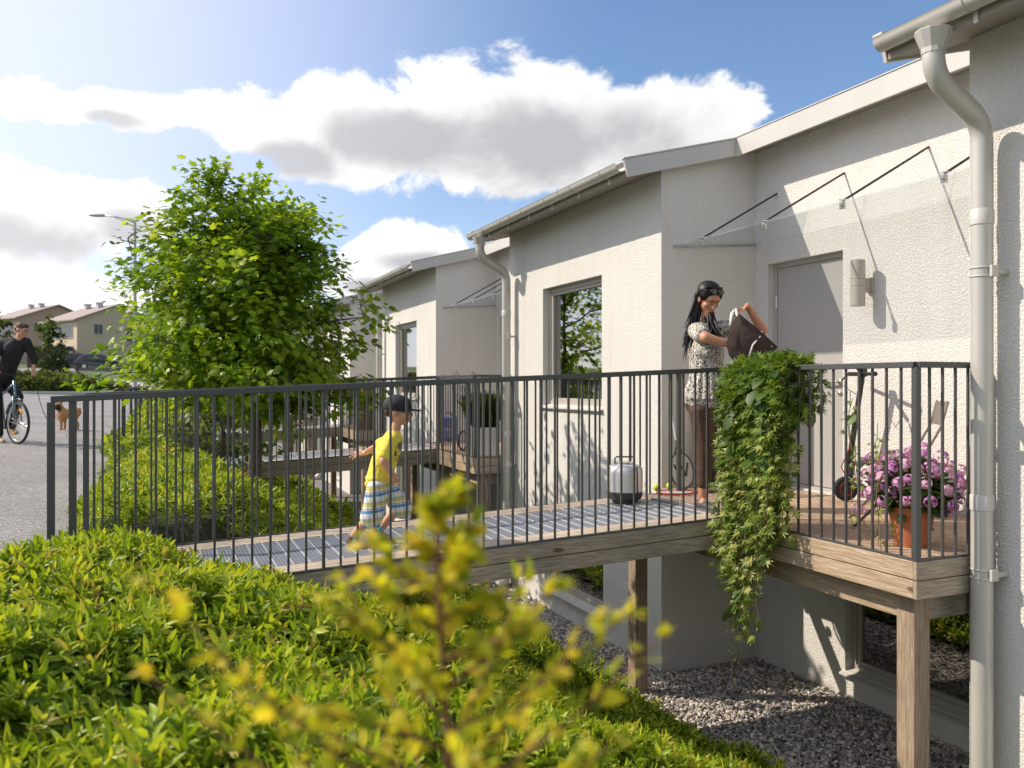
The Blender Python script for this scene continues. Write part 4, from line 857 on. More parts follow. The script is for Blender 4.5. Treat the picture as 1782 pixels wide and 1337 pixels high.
grass_planter('wooden_planter', 'tall brown wooden planter box on the third deck', (4.15, 17.75, 0), .34, .48, wood('planter_wood', (.13,.085,.05), (.26,.18,.11), 'z'), .40, 300, .6, leafmat('dry_grass', [(.25,.16,.05),(.4,.25,.09)], .2))
t = thing('side_table', 'small dark side table behind the grass on the second deck', 'table', (4.75, 11.3, 0), -TH)
m = MB(); m.box(-.25,.25,-.2,.2,.70,.73); part('tabletop', m, WHITEM, t, bevel=.004); m = MB(); m.box(-.12,.12,-.1,.1,.731,.95); part('box', m, BLACKP, t, bevel=.01)
for sx in (-1,1):
    for sy in (-1,1): m = MB(); m.box(sx*.22-.012,sx*.22+.012,sy*.17-.012,sy*.17+.012,0,.70); part('leg', m, DARKM, t)

# ------------------------------------------------------------ across the street
def phi(px): return math.atan((891-px)/1450.55)
def at(px, q): k = (px-891)/1450.55; return (S_ + k*C_)*q, (C_ - k*S_)*q
def lampost():
    x, y = at(235, 38); z0 = float(ground_z(x, y)); t = thing('street_lamp', 'tall grey street lamp with a curved arm rising behind the maple', 'street lamp', (x, y, z0), -TH); Gm = basic('galvanised_steel', (.38,.38,.39), .45, .5)
    T = 8.35 - z0; m = MB(); m.tube([(0,0,0),(0,0,1.2),(0,0,T)], [.09,.085,.055], 12); part('pole', m, Gm, t, smooth='auto')
    m = MB(); m.tube([(0,0,T-.03),(-.35,0,T+.12),(-.8,0,T+.24),(-1.45,0,T+.30)], .03, 8); m.tube([(0,0,T-.25),(-.4,0,T+.02),(-.9,0,T+.2)], .014, 6); part('arm', m, Gm, t, smooth=True)
    m = MB(); m.prism([(-1.4,T+.27),(-1.4,T+.36),(-1.8,T+.36),(-2.08,T+.33),(-2.08,T+.29),(-1.8,T+.26)], -.12, .12, 'y'); h = part('lamp_head', m, Gm, t, bevel=.02)
lampost()
x, y = at(135, 45); t = thing('bollard', 'thin dark post standing in the shrubs across the street', 'post', (x, y, float(ground_z(x, y)))); m = MB(); m.box(-.045,.045,-.045,.045,0,1.45); part('post', m, DARKM, t, bevel=.01); m = MB(); m.box(-.05,.05,-.05,.05,1.45,1.48); part('post_cap', m, DARKM, t)
def farhouse(label, px, q, zb, wg, wl, eh, rise, mat, seed):
    x, y = at(px, q); al = math.atan2(.4, .92); t = thing('detached_house', label, 'house', (x, y, zb), -TH + phi(px) + al, 'houses across the street')
    # local: gable wall along +x from 0..wg facing -y ; left wall along +y at x=0
    m = MB(); W2 = wg/2
    ops = [(wg*.20, wg*.30, eh*.74, eh*.92), (wg*.16, wg*.24, eh*.1, eh*.38), (wg*.6, wg*.75, eh*.62, eh*.85)]
    m.prism([(0,-1),(wg,-1),(wg,eh),(W2,eh+rise),(0,eh)], 0, wl, 'y'); part('wall', m, mat, t)
    m = MB(); sl = rise/W2; o = .45
    for s in (0, 1):
        f = lambda xx: (xx if s == 0 else wg-xx)
        a = [(f(-o),-o,eh-o*sl+.02),(f(W2),-o,eh+rise+.02),(f(W2),wl+o,eh+rise+.02),(f(-o),wl+o,eh-o*sl+.02)]; m.hexa(a, [(p[0],p[1],p[2]+.16) for p in a])
    rfo = part('roof', m, basic('far_roof_tiles', (.33,.27,.245), .8, nscale=4, namp=.15), t)
    for yy in (.28, .62): m = MB(); m.box(W2-.9-.3,W2-.9+.3,wl*yy,wl*yy+.6,eh+rise-.45,eh+rise+.35); m.box(W2-.9-.42,W2-.9+.42,wl*yy-.1,wl*yy+.7,eh+rise+.35,eh+rise+.43); part('roof_vent', m, FASCIA, rfo)
    WG = basic('dark_window', (.04,.045,.05), .15); 
    def win(a, b, c, d, left=False):
        m = MB(); 
        (m.box(-.04,.05,a,b,c,d) if left else m.box(a,b,-.04,.05,c,d)); w_ = part('window', m, WG, t)
        m = MB(); f = .07
        for u in ((a-f,b+f,c-f,c),(a-f,b+f,d,d+f),(a-f,a,c,d),(b,b+f,c,d),((a+b)/2-.03,(a+b)/2+.03,c,d)):
            (m.box(-.07,.03,u[0],u[1],u[2],u[3]) if left else m.box(u[0],u[1],-.07,.03,u[2],u[3]))
        part('frame', m, FASCIA, w_)
    for o_ in ops: win(*o_)
    win(wl*.12, wl*.80, eh*.66, eh*.90, True); win(wl*.12, wl*.35, eh*.25, eh*.5, True); win(wl*.55, wl*.85, eh*.08, eh*.45, True)
    return t
BRICK = basic('yellow_brick', (.60,.49,.34), .9, nscale=9, namp=.25); BRICK2 = basic('mauve_render', (.48,.34,.27), .9, nscale=3, namp=.1)
farhouse('two storey pale yellow brick house with a gabled roof behind the parked cars', 134, 94, 2.3, 9.4, 9.0, 6.0, 1.9, BRICK, 1)
farhouse('brownish gabled house at the far left behind the cyclist\'s head', 30, 112, 3.2, 10.6, 9, 6.7, 2.0, BRICK2, 2)
x, y = at(47, 92); t = thing('carport', 'dark brown carport between the two far houses', 'carport', (x, y, 2.3), -TH+.4); m = MB(); m.box(0,3.6,0,.12,0,2.6); part('wall', m, basic('brown_boards', (.12,.07,.05), .8), t); m = MB(); m.box(-.3,4.4,-.8,4,2.6,2.85); part('roof', m, DARKM, t)
def car(label, px, q, flip, col, s=1.0):
    x, y = at(px, q); t = thing('parked_car', label, 'car', (x, y, float(ground_z(x, y))+.03), -TH + phi(px) + (math.pi if flip else 0), 'cars parked across the street')
    P0 = [(-2.2,.35),(-2.22,.75),(-2.1,1.0),(-1.95,1.05),(-1.55,1.50),(-1.35,1.58),(.25,1.58),(.55,1.48),(1.05,1.02),(1.95,.88),(2.2,.7),(2.22,.35)]
    m = MB(); m.prism(P0, -.86, .86, 'y'); m.v = [(a, b*(1-.22*max(0,(c-1.0)/.58)), c) for a, b, c in m.v]; bd = part('body', m, basic(col[0], col[1], .25, .3, coat=.8), t, bevel=.07)
    G = basic('car_glass', (.03,.035,.04), .08)
    for s_ in (-1, 1):
        for a, b in ((-1.45,-.75),(-.68,.12),(.2,.75)):
            m = MB(); yy = s_*.80; m.add([(a,yy*1.07,1.04),(b + (.12 if b > .5 else 0),yy*1.07,1.04),(b if b < .5 else .45,yy*.92,1.46),(a + (.1 if a < -1 else 0),yy*.92,1.46)], [(0,1,2,3)]); part('side_window', m, G, bd)
    m = MB(); m.add([(-1.99,-.7,1.08),(-1.99,.7,1.08),(-1.60,.62,1.48),(-1.60,-.62,1.48)], [(0,1,2,3)]); part('rear_window', m, basic('bright_glass', (.35,.37,.4), .1), bd)
    for a in (-1.35, 1.4):
        for s_ in (-1, 1): m = MB(); m.tube([(a,s_*.70,.33),(a,s_*.885,.33)], .33, 20); w_ = part('wheel', m, RUBBER, t, smooth='auto'); m = MB(); m.tube([(a,s_*.80,.33),(a,s_*.895,.33)], .20, 14); part('rim', m, STEEL, w_, smooth='auto')
    for s_ in (-1, 1): m = MB(); m.box(-2.24,-2.15,s_*.62-.16,s_*.62+.16,.85,1.0); part('tail_light', m, RED, bd, bevel=.02); m = MB(); m.box(2.1,2.23,s_*.6-.18,s_*.6+.18,.66,.78); part('headlight', m, WHITEM, bd, bevel=.02)
car('black estate car with a bright rear window parked in front of the yellow house', 172, 86, False, ('black_car_paint', (.03,.035,.05)))
car('dark parked car partly hidden behind the leafy shrub', 118, 93, True, ('dark_car_paint', (.015,.02,.02)))
x, y = at(168, 80); t = tag(part('kerb_wall', MB().box(-2,2.6,-.2,.2,-.3,.35), basic('grey_wall_stone', (.13,.12,.11), .9)), 'low dark wall in front of the black parked car', 'low wall'); t.location = (x, y, float(ground_z(x, y))); t.rotation_euler = (0,0,-TH)
def mound(name, label, px, q, rx, ry, rz, n, ls, mat, group=None, lift=0, cat='shrub'):
    rg = np.random.default_rng(px+n); x, y = at(px, q); t = thing(name, label, cat, (x, y, float(ground_z(x, y))+lift), 0, group)
    d = rg.normal(0,1,(n,3)); d /= np.linalg.norm(d,axis=1,keepdims=True); d[:,2] = np.abs(d[:,2]); r = rg.uniform(.7,1.0,n) + .10*np.sin(d[:,0]*9+px)*np.sin(d[:,1]*8) + .08*np.sin(d[:,2]*14)
    p = d*r[:,None]*np.array([rx,ry,rz]); V, F, R = leaves(LEAF, p, d + rg.normal(0,.5,(n,3)), rg.normal(0,1,(n,3)), ls*rg.uniform(.7,1.2,n), rg.uniform(0,1,n), 1.5); np_mesh('foliage', V, F, [mat], t, rnd=R)
    m = MB()
    for i in range(7): a = i*.9; m.tube([(0,0,-.1),(rx*.4*math.cos(a),ry*.4*math.sin(a),rz*.45),(rx*.75*math.cos(a),ry*.75*math.sin(a),rz*.7)], [.05,.03,.012], 5)
    part('branches', m, BARK, t, smooth=True)
JUN = leafmat('juniper_leaf', [(.07,.10,.02),(.13,.17,.035),(.22,.25,.06)], .2, .7); DK = leafmat('dark_shrub_leaf', [(.015,.03,.01),(.03,.05,.015),(.06,.09,.02)], .2)
mound('juniper_shrub', 'broad low juniper across the street to the right of the cyclist', 72, 44, 2.0, 1.6, .85, 3200, .22, JUN, 'low junipers across the street')
mound('juniper_shrub', 'low juniper around the thin dark post across the street', 118, 46, 1.9, 1.5, .70, 2800, .22, JUN, 'low junipers across the street')
mound('juniper_shrub', 'lowest juniper at the right end of the shrub bed, near the railing end', 170, 47, 1.6, 1.3, .45, 2200, .2, JUN, 'low junipers across the street')
mound('juniper_shrub', 'juniper at the far left, behind the cyclist\'s legs', 15, 43, 2.3, 1.6, .9, 2600, .22, JUN, 'low junipers across the street')
mound('dark_shrub', 'dark bushy shrub in front of the small pale tree', 97, 52, .85, .8, 2.0, 2200, .15, DK, lift=.0)
tree('young_tree', 'small pale green tree in front of the yellow house', (*at(84, 58), float(ground_z(*at(84, 58)))), 1.0, 4.5, 1.15, 2200, .2, ROUND, FARM, 44, 12, trunk_r=.05)
tree('young_tree', 'small bushy tree at the left edge behind the cyclist\'s back', (*at(-2, 75), float(ground_z(*at(-2, 75)))), 1.0, 5.5, 1.6, 1500, .25, ROUND, FARM, 45, 10, trunk_r=.06)
for i, (px, q, hh, l) in enumerate(((300, 70, 6.5, 'broad green tree far beyond the maple, seen through its left branches'), (405, 85, 8, 'tall green tree far beyond the maple trunk'), (520, 75, 6, 'green tree far beyond the maple, close to the row house end'), (600, 95, 7, 'farthest green tree beyond the end of the row houses'))):
    tree('distant_tree', l, (*at(px, q), float(ground_z(*at(px, q)))), 1.0, hh, 2.9, 2200, .42, ROUND, FARM, 60+i, 16, trunk_r=.14, group='trees far beyond the maple')
tag(part('lawn_kerb', MB().box(-14, -1.2, 43.1, 43.3, .25, .62), basic('kerb_concrete', (.4,.39,.37), .9), bevel=.02), 'pale concrete kerb closing the far side of the street', 'kerb')
# ------------------------------------------------------------ people and the dog
SKIN = basic('skin_fair', (.56,.29,.18), .5, sub=.12, nscale=9, namp=.05); SKINW = basic('skin_tan', (.50,.235,.135), .48, sub=.12, nscale=9, namp=.05)
def body(name, mb, mat, parent, vox=.006, it=4, label=None, fac=.5):
    o = part(name, mb, mat, parent, smooth=True)
    r = o.modifiers.new('remesh', 'REMESH'); r.mode = 'VOXEL'; r.voxel_size = vox; r.use_smooth_shade = True
    s = o.modifiers.new('smooth', 'SMOOTH'); s.factor = fac; s.iterations = it
    if label: o['label'] = label
    return o
def hand(mb, wrist, d, up, s=1.0, curl=.5, side=1, spread=.10):
    """palm from wrist along d; up = back of the hand; side = which side carries the thumb"""
    w = Vector(wrist); d = Vector(d).normalized(); up = Vector(up); up = (up - d*up.dot(d)).normalized(); r = d.cross(up)*side
    for i in range(4):
        o = (i-1.5)*.019*s; mb.cap(w + r*o*.6, w + d*.078*s + r*o, .013*s, .0105*s, 8)
    L = [.068, .078, .072, .055]
    for i in range(4):
        p = w + d*.080*s + r*(i-1.5)*.0205*s; a = 0
        for j in range(3):
            a += curl*(.55 if j == 0 else .9); dd = (d*math.cos(a) - up*math.sin(a) + r*(i-1.5)*spread*.6).normalized(); l = L[i]*s*(.45,.32,.25)[j]; q = p + dd*l
            mb.cap(p, q, .0092*s*(1-.08*j), .0086*s*(1-.09*j), 8); p = q
    p = w + d*.022*s - r*.026*s; q = p + (d*.6 - r*.75 - up*.15).normalized()*.038*s; mb.cap(p, q, .0125*s, .0105*s, 8); q2 = q + (d*.9 - r*.25 - up*.35).normalized()*.028*s; mb.cap(q, q2, .0102*s, .0085*s, 8)
def head(mb, c, face, up, h=.225, ears=True):
    """h = chin to crown; face = viewing direction"""
    c = Vector(c); f = Vector(face).normalized(); u = Vector(up); u = (u - f*u.dot(f)).normalized(); r = f.cross(u); R = Matrix((r, f, u)).transposed(); k = h/.225
    B = lambda x, y, z, rad: mb.ball(c + R @ (Vector((x,y,z))*k), [q*k for q in rad] if hasattr(rad, '__len__') else rad*k, 16, 12, R)
    B(0,-.012,.03,(.074,.092,.080)); B(0,.020,-.028,(.060,.066,.072)); B(0,.050,-.076,(.030,.030,.026)); B(0,.066,.035,(.052,.025,.034)); B(0,.060,-.062,(.034,.030,.020))
    mb.cap(c + R @ (Vector((0,.083,.012))*k), c + R @ (Vector((0,.101,-.022))*k), .007*k, .0115*k, 10)
    for s in (-1,1):
        B(s*.038,.050,-.020,(.024,.026,.022)); B(s*.010,.094,-.026,(.008,.009,.007)); B(s*.028,.074,.028,(.018,.012,.008))
        if ears: B(s*.074,-.010,-.008,(.010,.020,.031)); B(s*.078,-.014,.004,(.006,.018,.018))
    B(0,.084,-.050,(.022,.008,.0055)); B(0,.081,-.061,(.019,.009,.0065))
    return c, R, k
def face_bits(parent, c, R, k, iris=(.05,.03,.02), brow=(.03,.02,.015), lip=(.42,.12,.10)):
    T = lambda x, y, z: c + R @ (Vector((x,y,z))*k)
    for s in (-1,1):
        m = MB(); m.ball(T(s*.027,.080,.008), [.0105*k,.007*k,.0042*k], 12, 8, R); e = part('eye', m, basic('eye_white', (.65,.6,.56), .3), parent, smooth=True)
        m = MB(); m.ball(T(s*.027,.0868,.007), [.005*k,.003*k,.004*k], 10, 8, R); part('iris', m, basic('iris', iris, .2), e, smooth=True)
        m = MB(); m.tube([T(s*.013,.091,.030), T(s*.028,.089,.035), T(s*.044,.079,.030)], [.0028*k,.0035*k,.0018*k], 6); part('eyebrow', m, basic('brow', brow, .8), parent, smooth=True)
        m = MB(); m.tube([T(s*.014,.0872,.012), T(s*.027,.0892,.0165), T(s*.041,.081,.010)], .0016*k, 5); part('eyelid', m, basic('lash', (.06,.03,.02), .8), parent, smooth=True)
    m = MB(); m.tube([T(-.021,.083,-.054), T(-.008,.0925,-.0515), T(0,.0935,-.053), T(.008,.0925,-.0515), T(.021,.083,-.054)], [.002*k,.005*k,.0055*k,.005*k,.002*k], 6); part('lips', m, basic('lips', lip, .45), parent, smooth=True)

def woman():
    q = 6.57; s = q/1450.55; x, y = at(1245, q); F = phi(1245); t = thing('person', 'woman with long black hair emptying a brown bag into the planter by the railing', 'person', (x, y, .0), -TH + F)
    W = lambda px, py, d=0: Vector(((px-1245)*s*math.cos(F), d, (886-py)*s))
    hip = W(1231,700,.0); chest = W(1229,610,-.0); neck0 = W(1226,568,.0); hc = W(1233,523,-.02); facedir = Vector((.48,-.72,-.58)); updir = Vector((.22,-.25,.9))
    shR = W(1212,578,-.10); elR = W(1229,592,-.27); wrR = W(1262,602,-.25)
    shL = W(1256,572,.08); elL = W(1327,578,.02); wrL = W(1300,536,-.06); 
    b = MB(); b.chain([hip + Vector((-.02,0,-.02)), W(1229,660), chest, W(1227,588)], [.125,.105,.12,.105]); b.chain([shR, W(1230,580), shL], [.055,.075,.055]); b.ball(W(1226,708,.0), (.125,.10,.08))
    b.chain([W(1229,578), W(1232,545,-.01)], [.052,.047])
    c, R, k = head(b, hc, facedir, updir, .232)
    b.chain([shR, elR, wrR], [.050,.041,.029]); hand(b, wrR, (1,.25,-.25), (0,-.3,1), 1.0, .45, -1)
    b.chain([shL, elL], [.050,.040]); b.chain([elL, wrL], [.040,.025]); hand(b, wrL, (-.85,-.25,-.42), (-.35,-.1,.9), 1.0, .75, 1)
    fR, fL = W(1222,872,-.05), W(1272,868,.10)
    b.chain([W(1222,712,-.05), W(1227,790,-.06), W(1224,862,-.03)], [.088,.060,.040]); b.chain([W(1238,712,.06), W(1258,790,.06), W(1269,858,.10)], [.088,.060,.040])
    for f, d in ((fR, Vector((.55,-.8,0))), (fL, Vector((.9,-.4,0)))):
        d.normalize(); f = Vector((f.x, f.y, 0)); b.cap(f + Vector((0,0,.04)), f + d*.02 + Vector((0,0,.05)), .034, .034); b.chain([f - d*.035 + Vector((0,0,.032)), f + d*.08 + Vector((0,0,.03)), f + d*.16 + Vector((0,0,.018))], [.030,.032,.017])
    bo = body('body', b, SKINW, t, .0050, 4)
    face_bits(t, c, R, k)
    # trousers, blouse, shoes
    m = MB(); m.ball(W(1227,704,.0), (.162,.135,.12)); m.chain([W(1221,714,-.05), W(1227,785,-.06), W(1225,842,-.04)], [.102,.074,.056]); m.chain([W(1239,714,.06), W(1257,785,.06), W(1267,838,.09)], [.102,.074,.056])
    body('trousers', m, basic('brown_trousers', (.072,.038,.022), .8, nscale=8, namp=.2, bump=.012, bscale=13), t, .007, 3)
    mt, nt, nd, lk = newmat('speckled_blouse'); out = N(nt, 'ShaderNodeOutputMaterial'); bs = N(nt, 'ShaderNodeBsdfPrincipled', Roughness=.8); tc = N(nt, 'ShaderNodeTexCoord'); fn_ = N(nt, 'ShaderNodeTexNoise', Scale=11.0, Detail=2.0); mf = N(nt, 'ShaderNodeMapping'); mf.inputs['Scale'].default_value = (1.6,1.6,.5); lk.new(tc.outputs['Object'], mf.inputs[0]); lk.new(mf.outputs[0], fn_.inputs['Vector']); fb = N(nt, 'ShaderNodeBump', Strength=1.0, Distance=.03); lk.new(fn_.outputs['Fac'], fb.inputs['Height']); lk.new(fb.outputs[0], bs.inputs['Normal']); no = N(nt, 'ShaderNodeTexNoise', Scale=75.0, Detail=3.0, Roughness=.7); lk.new(tc.outputs['Object'], no.inputs['Vector'])
    r = ramp(nt, [(.43,(.03,.028,.025)),(.52,(.62,.58,.50))]); lk.new(no.outputs['Fac'], r.inputs[0]); lk.new(r.outputs[0], bs.inputs['Base Color']); lk.new(bs.outputs[0], out.inputs[0])
    m = MB(); m.chain([W(1229,684,.01), W(1229,650), W(1229,612), W(1228,586)], [.168,.128,.142,.112]); m.chain([W(1226,690,.0), W(1234,690,.0)], [.165,.16]); m.chain([shR + Vector((0,0,.0)), W(1230,580), shL], [.068,.086,.068]); m.ball(W(1232,614,-.09), (.11,.085,.08))
    m.chain([shR, shR.lerp(elR,.55)], [.066,.072]); m.chain([shL, shL.lerp(elL,.42)], [.070,.070])
    for i in range(9): a = -2.6 + i*.33; m.cap(W(1229,640) + Vector((.115*math.cos(a), .115*math.sin(a), 0)), W(1229,694) + Vector((.17*math.cos(a), .16*math.sin(a), 0)), .014, .020, 8)
    body('blouse', m, mt, t, .007, 2)
    sh = basic('grey_flats', (.05,.05,.055), .6)
    for f, d in ((fR, Vector((.55,-.8,0))), (fL, Vector((.9,-.4,0)))):
        d.normalize(); f = Vector((f.x, f.y, 0)); m = MB(); m.chain([f - d*.045 + Vector((0,0,.030)), f + d*.08 + Vector((0,0,.026)), f + d*.165 + Vector((0,0,.02))], [.040,.040,.026]); m.chain([f - d*.05 + Vector((0,0,.014)), f + d*.16 + Vector((0,0,.012))], [.030,.028]); body('shoe', m, sh, t, .005, 3)
    # hair: skull cap and long strands
    hm = basic('black_hair', (.008,.007,.007), .48, 0, .35)
    m = MB(); T = lambda x, y, z: c + R @ (Vector((x,y,z))*k)
    m.ball(T(0,-.030,.056), [.092*k,.098*k,.080*k], 20, 14, R); m.ball(T(0,-.058,.00), [.082*k,.066*k,.095*k], 18, 12, R); m.ball(T(-.060,-.006,.05), [.032*k,.060*k,.058*k], 12, 10, R); m.ball(T(.060,-.006,.05), [.032*k,.060*k,.058*k], 12, 10, R); m.ball(T(-.074,-.022,-.02), [.020*k,.040*k,.080*k], 12, 10, R); m.ball(T(.070,-.040,-.02), [.022*k,.040*k,.075*k], 12, 10, R)
    rd = random.Random(9)
    for i in range(130):
        f = i/129; a = -1.25 + 2.3*f
        st = T(-.075*math.sin(a*1.1)*1.0, -.062 - .02*math.cos(a), .04 - .03*abs(a))
        left = f < .60
        if left: e = W(1193 + rd.uniform(-8,26), rd.uniform(568,630), rd.uniform(-.10,.10)); mid = W(1203 + rd.uniform(-4,10), 548 + rd.uniform(-10,12), rd.uniform(-.09,.10))
        else: e = W(1245 + rd.uniform(-14,18), rd.uniform(572,606), -.15 + rd.uniform(-.03,.08)); mid = W(1226 + rd.uniform(-8,16), 574, -.06 + rd.uniform(-.04,.08))
        p = []; 
        for j in range(9):
            u = j/8; p.append(st*(1-u)**2 + mid*2*u*(1-u) + e*u*u + Vector((rd.uniform(-.003,.003), rd.uniform(-.004,.004), 0)))
        m.tube(p, [.014,.016,.015,.013,.0115,.0095,.007,.0045,.0015], 6)
    for i in range(64):   # over the crown to both temples
        a = -1.4 + 2.8*i/63; m.tube([T(0,.055,.108), T(.06*math.sin(a), .02+.02*math.cos(a), .122), T(.092*math.sin(a), -.03*abs(math.cos(a)), .075), T(.090*math.sin(a)*1.05, -.035 + rd.uniform(-.02,.01), -.01)], [.003,.0055,.006,.005], 6)
    part('hair', m, hm, t, smooth=True)
    m = MB()
    for sx in (-1,1): m.ball(T(sx*.034,.068,.104), [.029*k,.008*k,.021*k], 14, 10, R @ Matrix.Rotation(.55,3,'X')); m.tube([T(sx*.064,.062,.104), T(sx*.098,.0,.075), T(sx*.096,-.04,.05)], .003, 6)
    m.tube([T(-.010,.074,.110), T(.010,.074,.110)], .003, 6); part('sunglasses', m, basic('sunglass_lens', (.01,.01,.012), .05, 0, 1), t, smooth=True)
    # bag she holds
    q2 = MB(); g = thing('tote_bag', 'dark brown tote bag with white trim and handles, tipped over the creeper', 'bag', (x, y, 0), -TH + F)
    A, B_, Cc, D = W(1262,606,-.22), W(1279,560,-.12), W(1336,604,-.16), W(1272,640,-.20)
    nrm = Vector((0,-1,0))
    quad = [W(1263,601), W(1272,568), W(1284,553), W(1322,585), W(1347,609), W(1330,630), W(1285,640), W(1268,622)]
    n = len(quad); ctr = sum(quad, Vector())/n
    fr = [Vector((p.x, -.30, p.z)) for p in quad]; bk = [Vector((p.x, -.16, p.z)) for p in quad]
    inner = [Vector((ctr.x + (p.x-ctr.x)*.6, -.335 + .012*math.sin(i*2.1), ctr.z + (p.z-ctr.z)*.6)) for i, p in enumerate(quad)]; innb = [Vector((v.x, -.125, v.z)) for v in inner]
    q2.add(fr + inner + bk + innb, [(i, (i+1)%n, n+(i+1)%n, n+i) for i in range(n)] + [tuple(range(n, 2*n))] + [(2*n+i, 3*n+i, 3*n+(i+1)%n, 2*n+(i+1)%n) for i in range(n)] + [tuple(range(3*n, 4*n))[::-1]] + [(i, 2*n+i, 2*n+(i+1)%n, (i+1)%n) for i in range(n) if i not in (0,)])
    bg = part('bag_body', q2, basic('bag_fabric', (.040,.023,.019), .85, nscale=14, namp=.25, bump=.01, bscale=14), g, smooth='auto')
    WT = basic('white_webbing', (.72,.70,.68), .8)
    m = MB(); m.tube([W(1322,583,-.235), W(1318,592,-.32), W(1306,606,-.348), W(1301,622,-.345), W(1300,634,-.30)], .006, 6); m.tube([W(1340,602,-.235), W(1337,608,-.31), W(1330,618,-.315)], .005, 6); part('white_trim', m, WT, g, smooth=True)
    m = MB(); hd = W(1279,541,-.11)
    m.tube([W(1270,572,-.30), W(1272,552,-.24), hd, W(1281,552,-.18), W(1287,566,-.19)], .011, 8, flat=.35); m.tube([W(1289,568,-.32), W(1281,556,-.27), hd + Vector((.0,-.02,.0)), W(1276,552,-.2), W(1270,568,-.17)], .010, 8, flat=.35); part('handle', m, WT, g, smooth=True)
woman()

def boy():
    q = 5.62; s = q/1450.55; x, y = at(640, q); F = phi(640); zb = bz(x)-.004; t = thing('person', 'running boy in black cap, yellow shirt and plaid shorts on the footbridge', 'person', (x, y, zb), -TH + F)
    y0 = 668.5 + (H - zb)/s
    W = lambda px, py, d=0: Vector(((px-640)*s*math.cos(F), d, (y0-py)*s))
    hc = W(694,716); fd = Vector((1,-.28,-.06)); up = Vector((.05,0,1))
    b = MB(); hip = W(661,843); b.chain([hip, W(669,808), W(678,778), W(683,765)], [.070,.074,.076,.064]); b.chain([W(681,768,-.085), W(683,764), W(681,768,.085)], [.032,.05,.032])
    b.chain([W(687,756), W(692,735)], [.033,.032]); c, R, k = head(b, hc, fd, up, .205)
    shn = W(678,769,-.10); eln = W(668,800,-.135); wrn = W(680,820,-.13); b.chain([shn, eln, wrn], [.035,.030,.022]); hand(b, wrn, (.35,0,-1), (0,-1,0), .74, 1.5, 1)
    shf = W(676,770,.09); elf = W(655,781,.13); wrf = W(636,790,.10); b.chain([shf, elf, wrf], [.033,.027,.020]); hand(b, wrf, (-.95,-.1,-.12), (0,-.6,.8), .75, .15, -1, .5)
    # near leg pushes off, far leg swings
    b.chain([W(656,848,-.045), W(648,893,-.05), W(616,930,-.04)], [.055,.042,.026]); b.chain([W(668,848,.045), W(699,880,.05), W(664,922,.05)], [.055,.041,.026])
    def foot(m, a, d, r, L=.15):
        d = Vector(d).normalized(); m.chain([a, a + d*L*.45, a + d*L], [r, r*.95, r*.62])
    foot(b, W(618,940,-.04), (1,-.12,-.42), .026, .115); foot(b, W(659,932,.05), (1,0,-.45), .026, .115)
    body('body', b, SKIN, t, .0042, 4); face_bits(t, c, R, k)
    YS, nt, nd, lk = newmat('yellow_shirt_cloth'); out = N(nt, 'ShaderNodeOutputMaterial'); bs = N(nt, 'ShaderNodeBsdfPrincipled', Roughness=.85); tc = N(nt, 'ShaderNodeTexCoord'); mp = N(nt, 'ShaderNodeMapping'); no = N(nt, 'ShaderNodeTexNoise', Scale=22.0, Detail=6.0, Roughness=.7); lk.new(tc.outputs['Object'], no.inputs['Vector'])
    # grey printed picture on the chest (front of the shirt)
    sp = N(nt, 'ShaderNodeVectorMath', operation='DISTANCE'); cp = W(690,785); mp.inputs['Location'].default_value = (-cp.x, -cp.y, -cp.z); mp.inputs['Scale'].default_value = (1,.75,.85); lk.new(tc.outputs['Object'], sp.inputs[0]); sp.inputs[1].default_value = cp
    lt = N(nt, 'ShaderNodeMapRange'); lt.inputs[1].default_value = .085; lt.inputs[2].default_value = .075; lk.new(sp.outputs['Value'], lt.inputs[0])
    th = N(nt, 'ShaderNodeMapRange'); th.inputs[1].default_value = .46; th.inputs[2].default_value = .50; lk.new(no.outputs['Fac'], th.inputs[0]); mu = N(nt, 'ShaderNodeMath', operation='MULTIPLY'); lk.new(lt.outputs[0], mu.inputs[0]); lk.new(th.outputs[0], mu.inputs[1])
    mx = N(nt, 'ShaderNodeMix', data_type='RGBA'); lk.new(mu.outputs[0], mx.inputs['Factor']); mx.inputs['A'].default_value = (.76,.64,.08,1); mx.inputs['B'].default_value = (.12,.11,.06,1); lk.new(mx.outputs['Result'], bs.inputs['Base Color'])
    n2 = N(nt, 'ShaderNodeTexNoise', Scale=16.0, Detail=2.0); lk.new(tc.outputs['Object'], n2.inputs['Vector']); bu = N(nt, 'ShaderNodeBump', Strength=.8, Distance=.02); lk.new(n2.outputs['Fac'], bu.inputs['Height']); lk.new(bu.outputs[0], bs.inputs['Normal']); lk.new(bs.outputs[0], out.inputs[0])
    m = MB(); m.chain([W(661,830), W(668,805), W(678,780), W(684,765)], [.088,.088,.086,.068]); m.ball(W(658,832), (.088,.092,.04)); m.chain([W(681,768,-.092), W(684,762), W(681,768,.092)], [.040,.050,.040]); m.chain([shn, shn.lerp(eln,.62)], [.044,.050]); m.chain([shf, shf.lerp(elf,.62)], [.044,.048])
    m.cap(W(688,757), W(689,755), .040, .038); m.cap(W(650,836,-.02), W(642,842,-.01), .05, .03)
    body('shirt', m, YS, t, .006, 2)
    PL, nt, nd, lk = newmat('plaid_shorts_cloth'); out = N(nt, 'ShaderNodeOutputMaterial'); bs = N(nt, 'ShaderNodeBsdfPrincipled', Roughness=.85); tc = N(nt, 'ShaderNodeTexCoord'); mp = N(nt, 'ShaderNodeMapping'); mp.inputs['Rotation'].default_value = (0,.12,0); lk.new(tc.outputs['Object'], mp.inputs[0]); sp = N(nt, 'ShaderNodeSeparateXYZ'); lk.new(mp.outputs[0], sp.inputs[0])
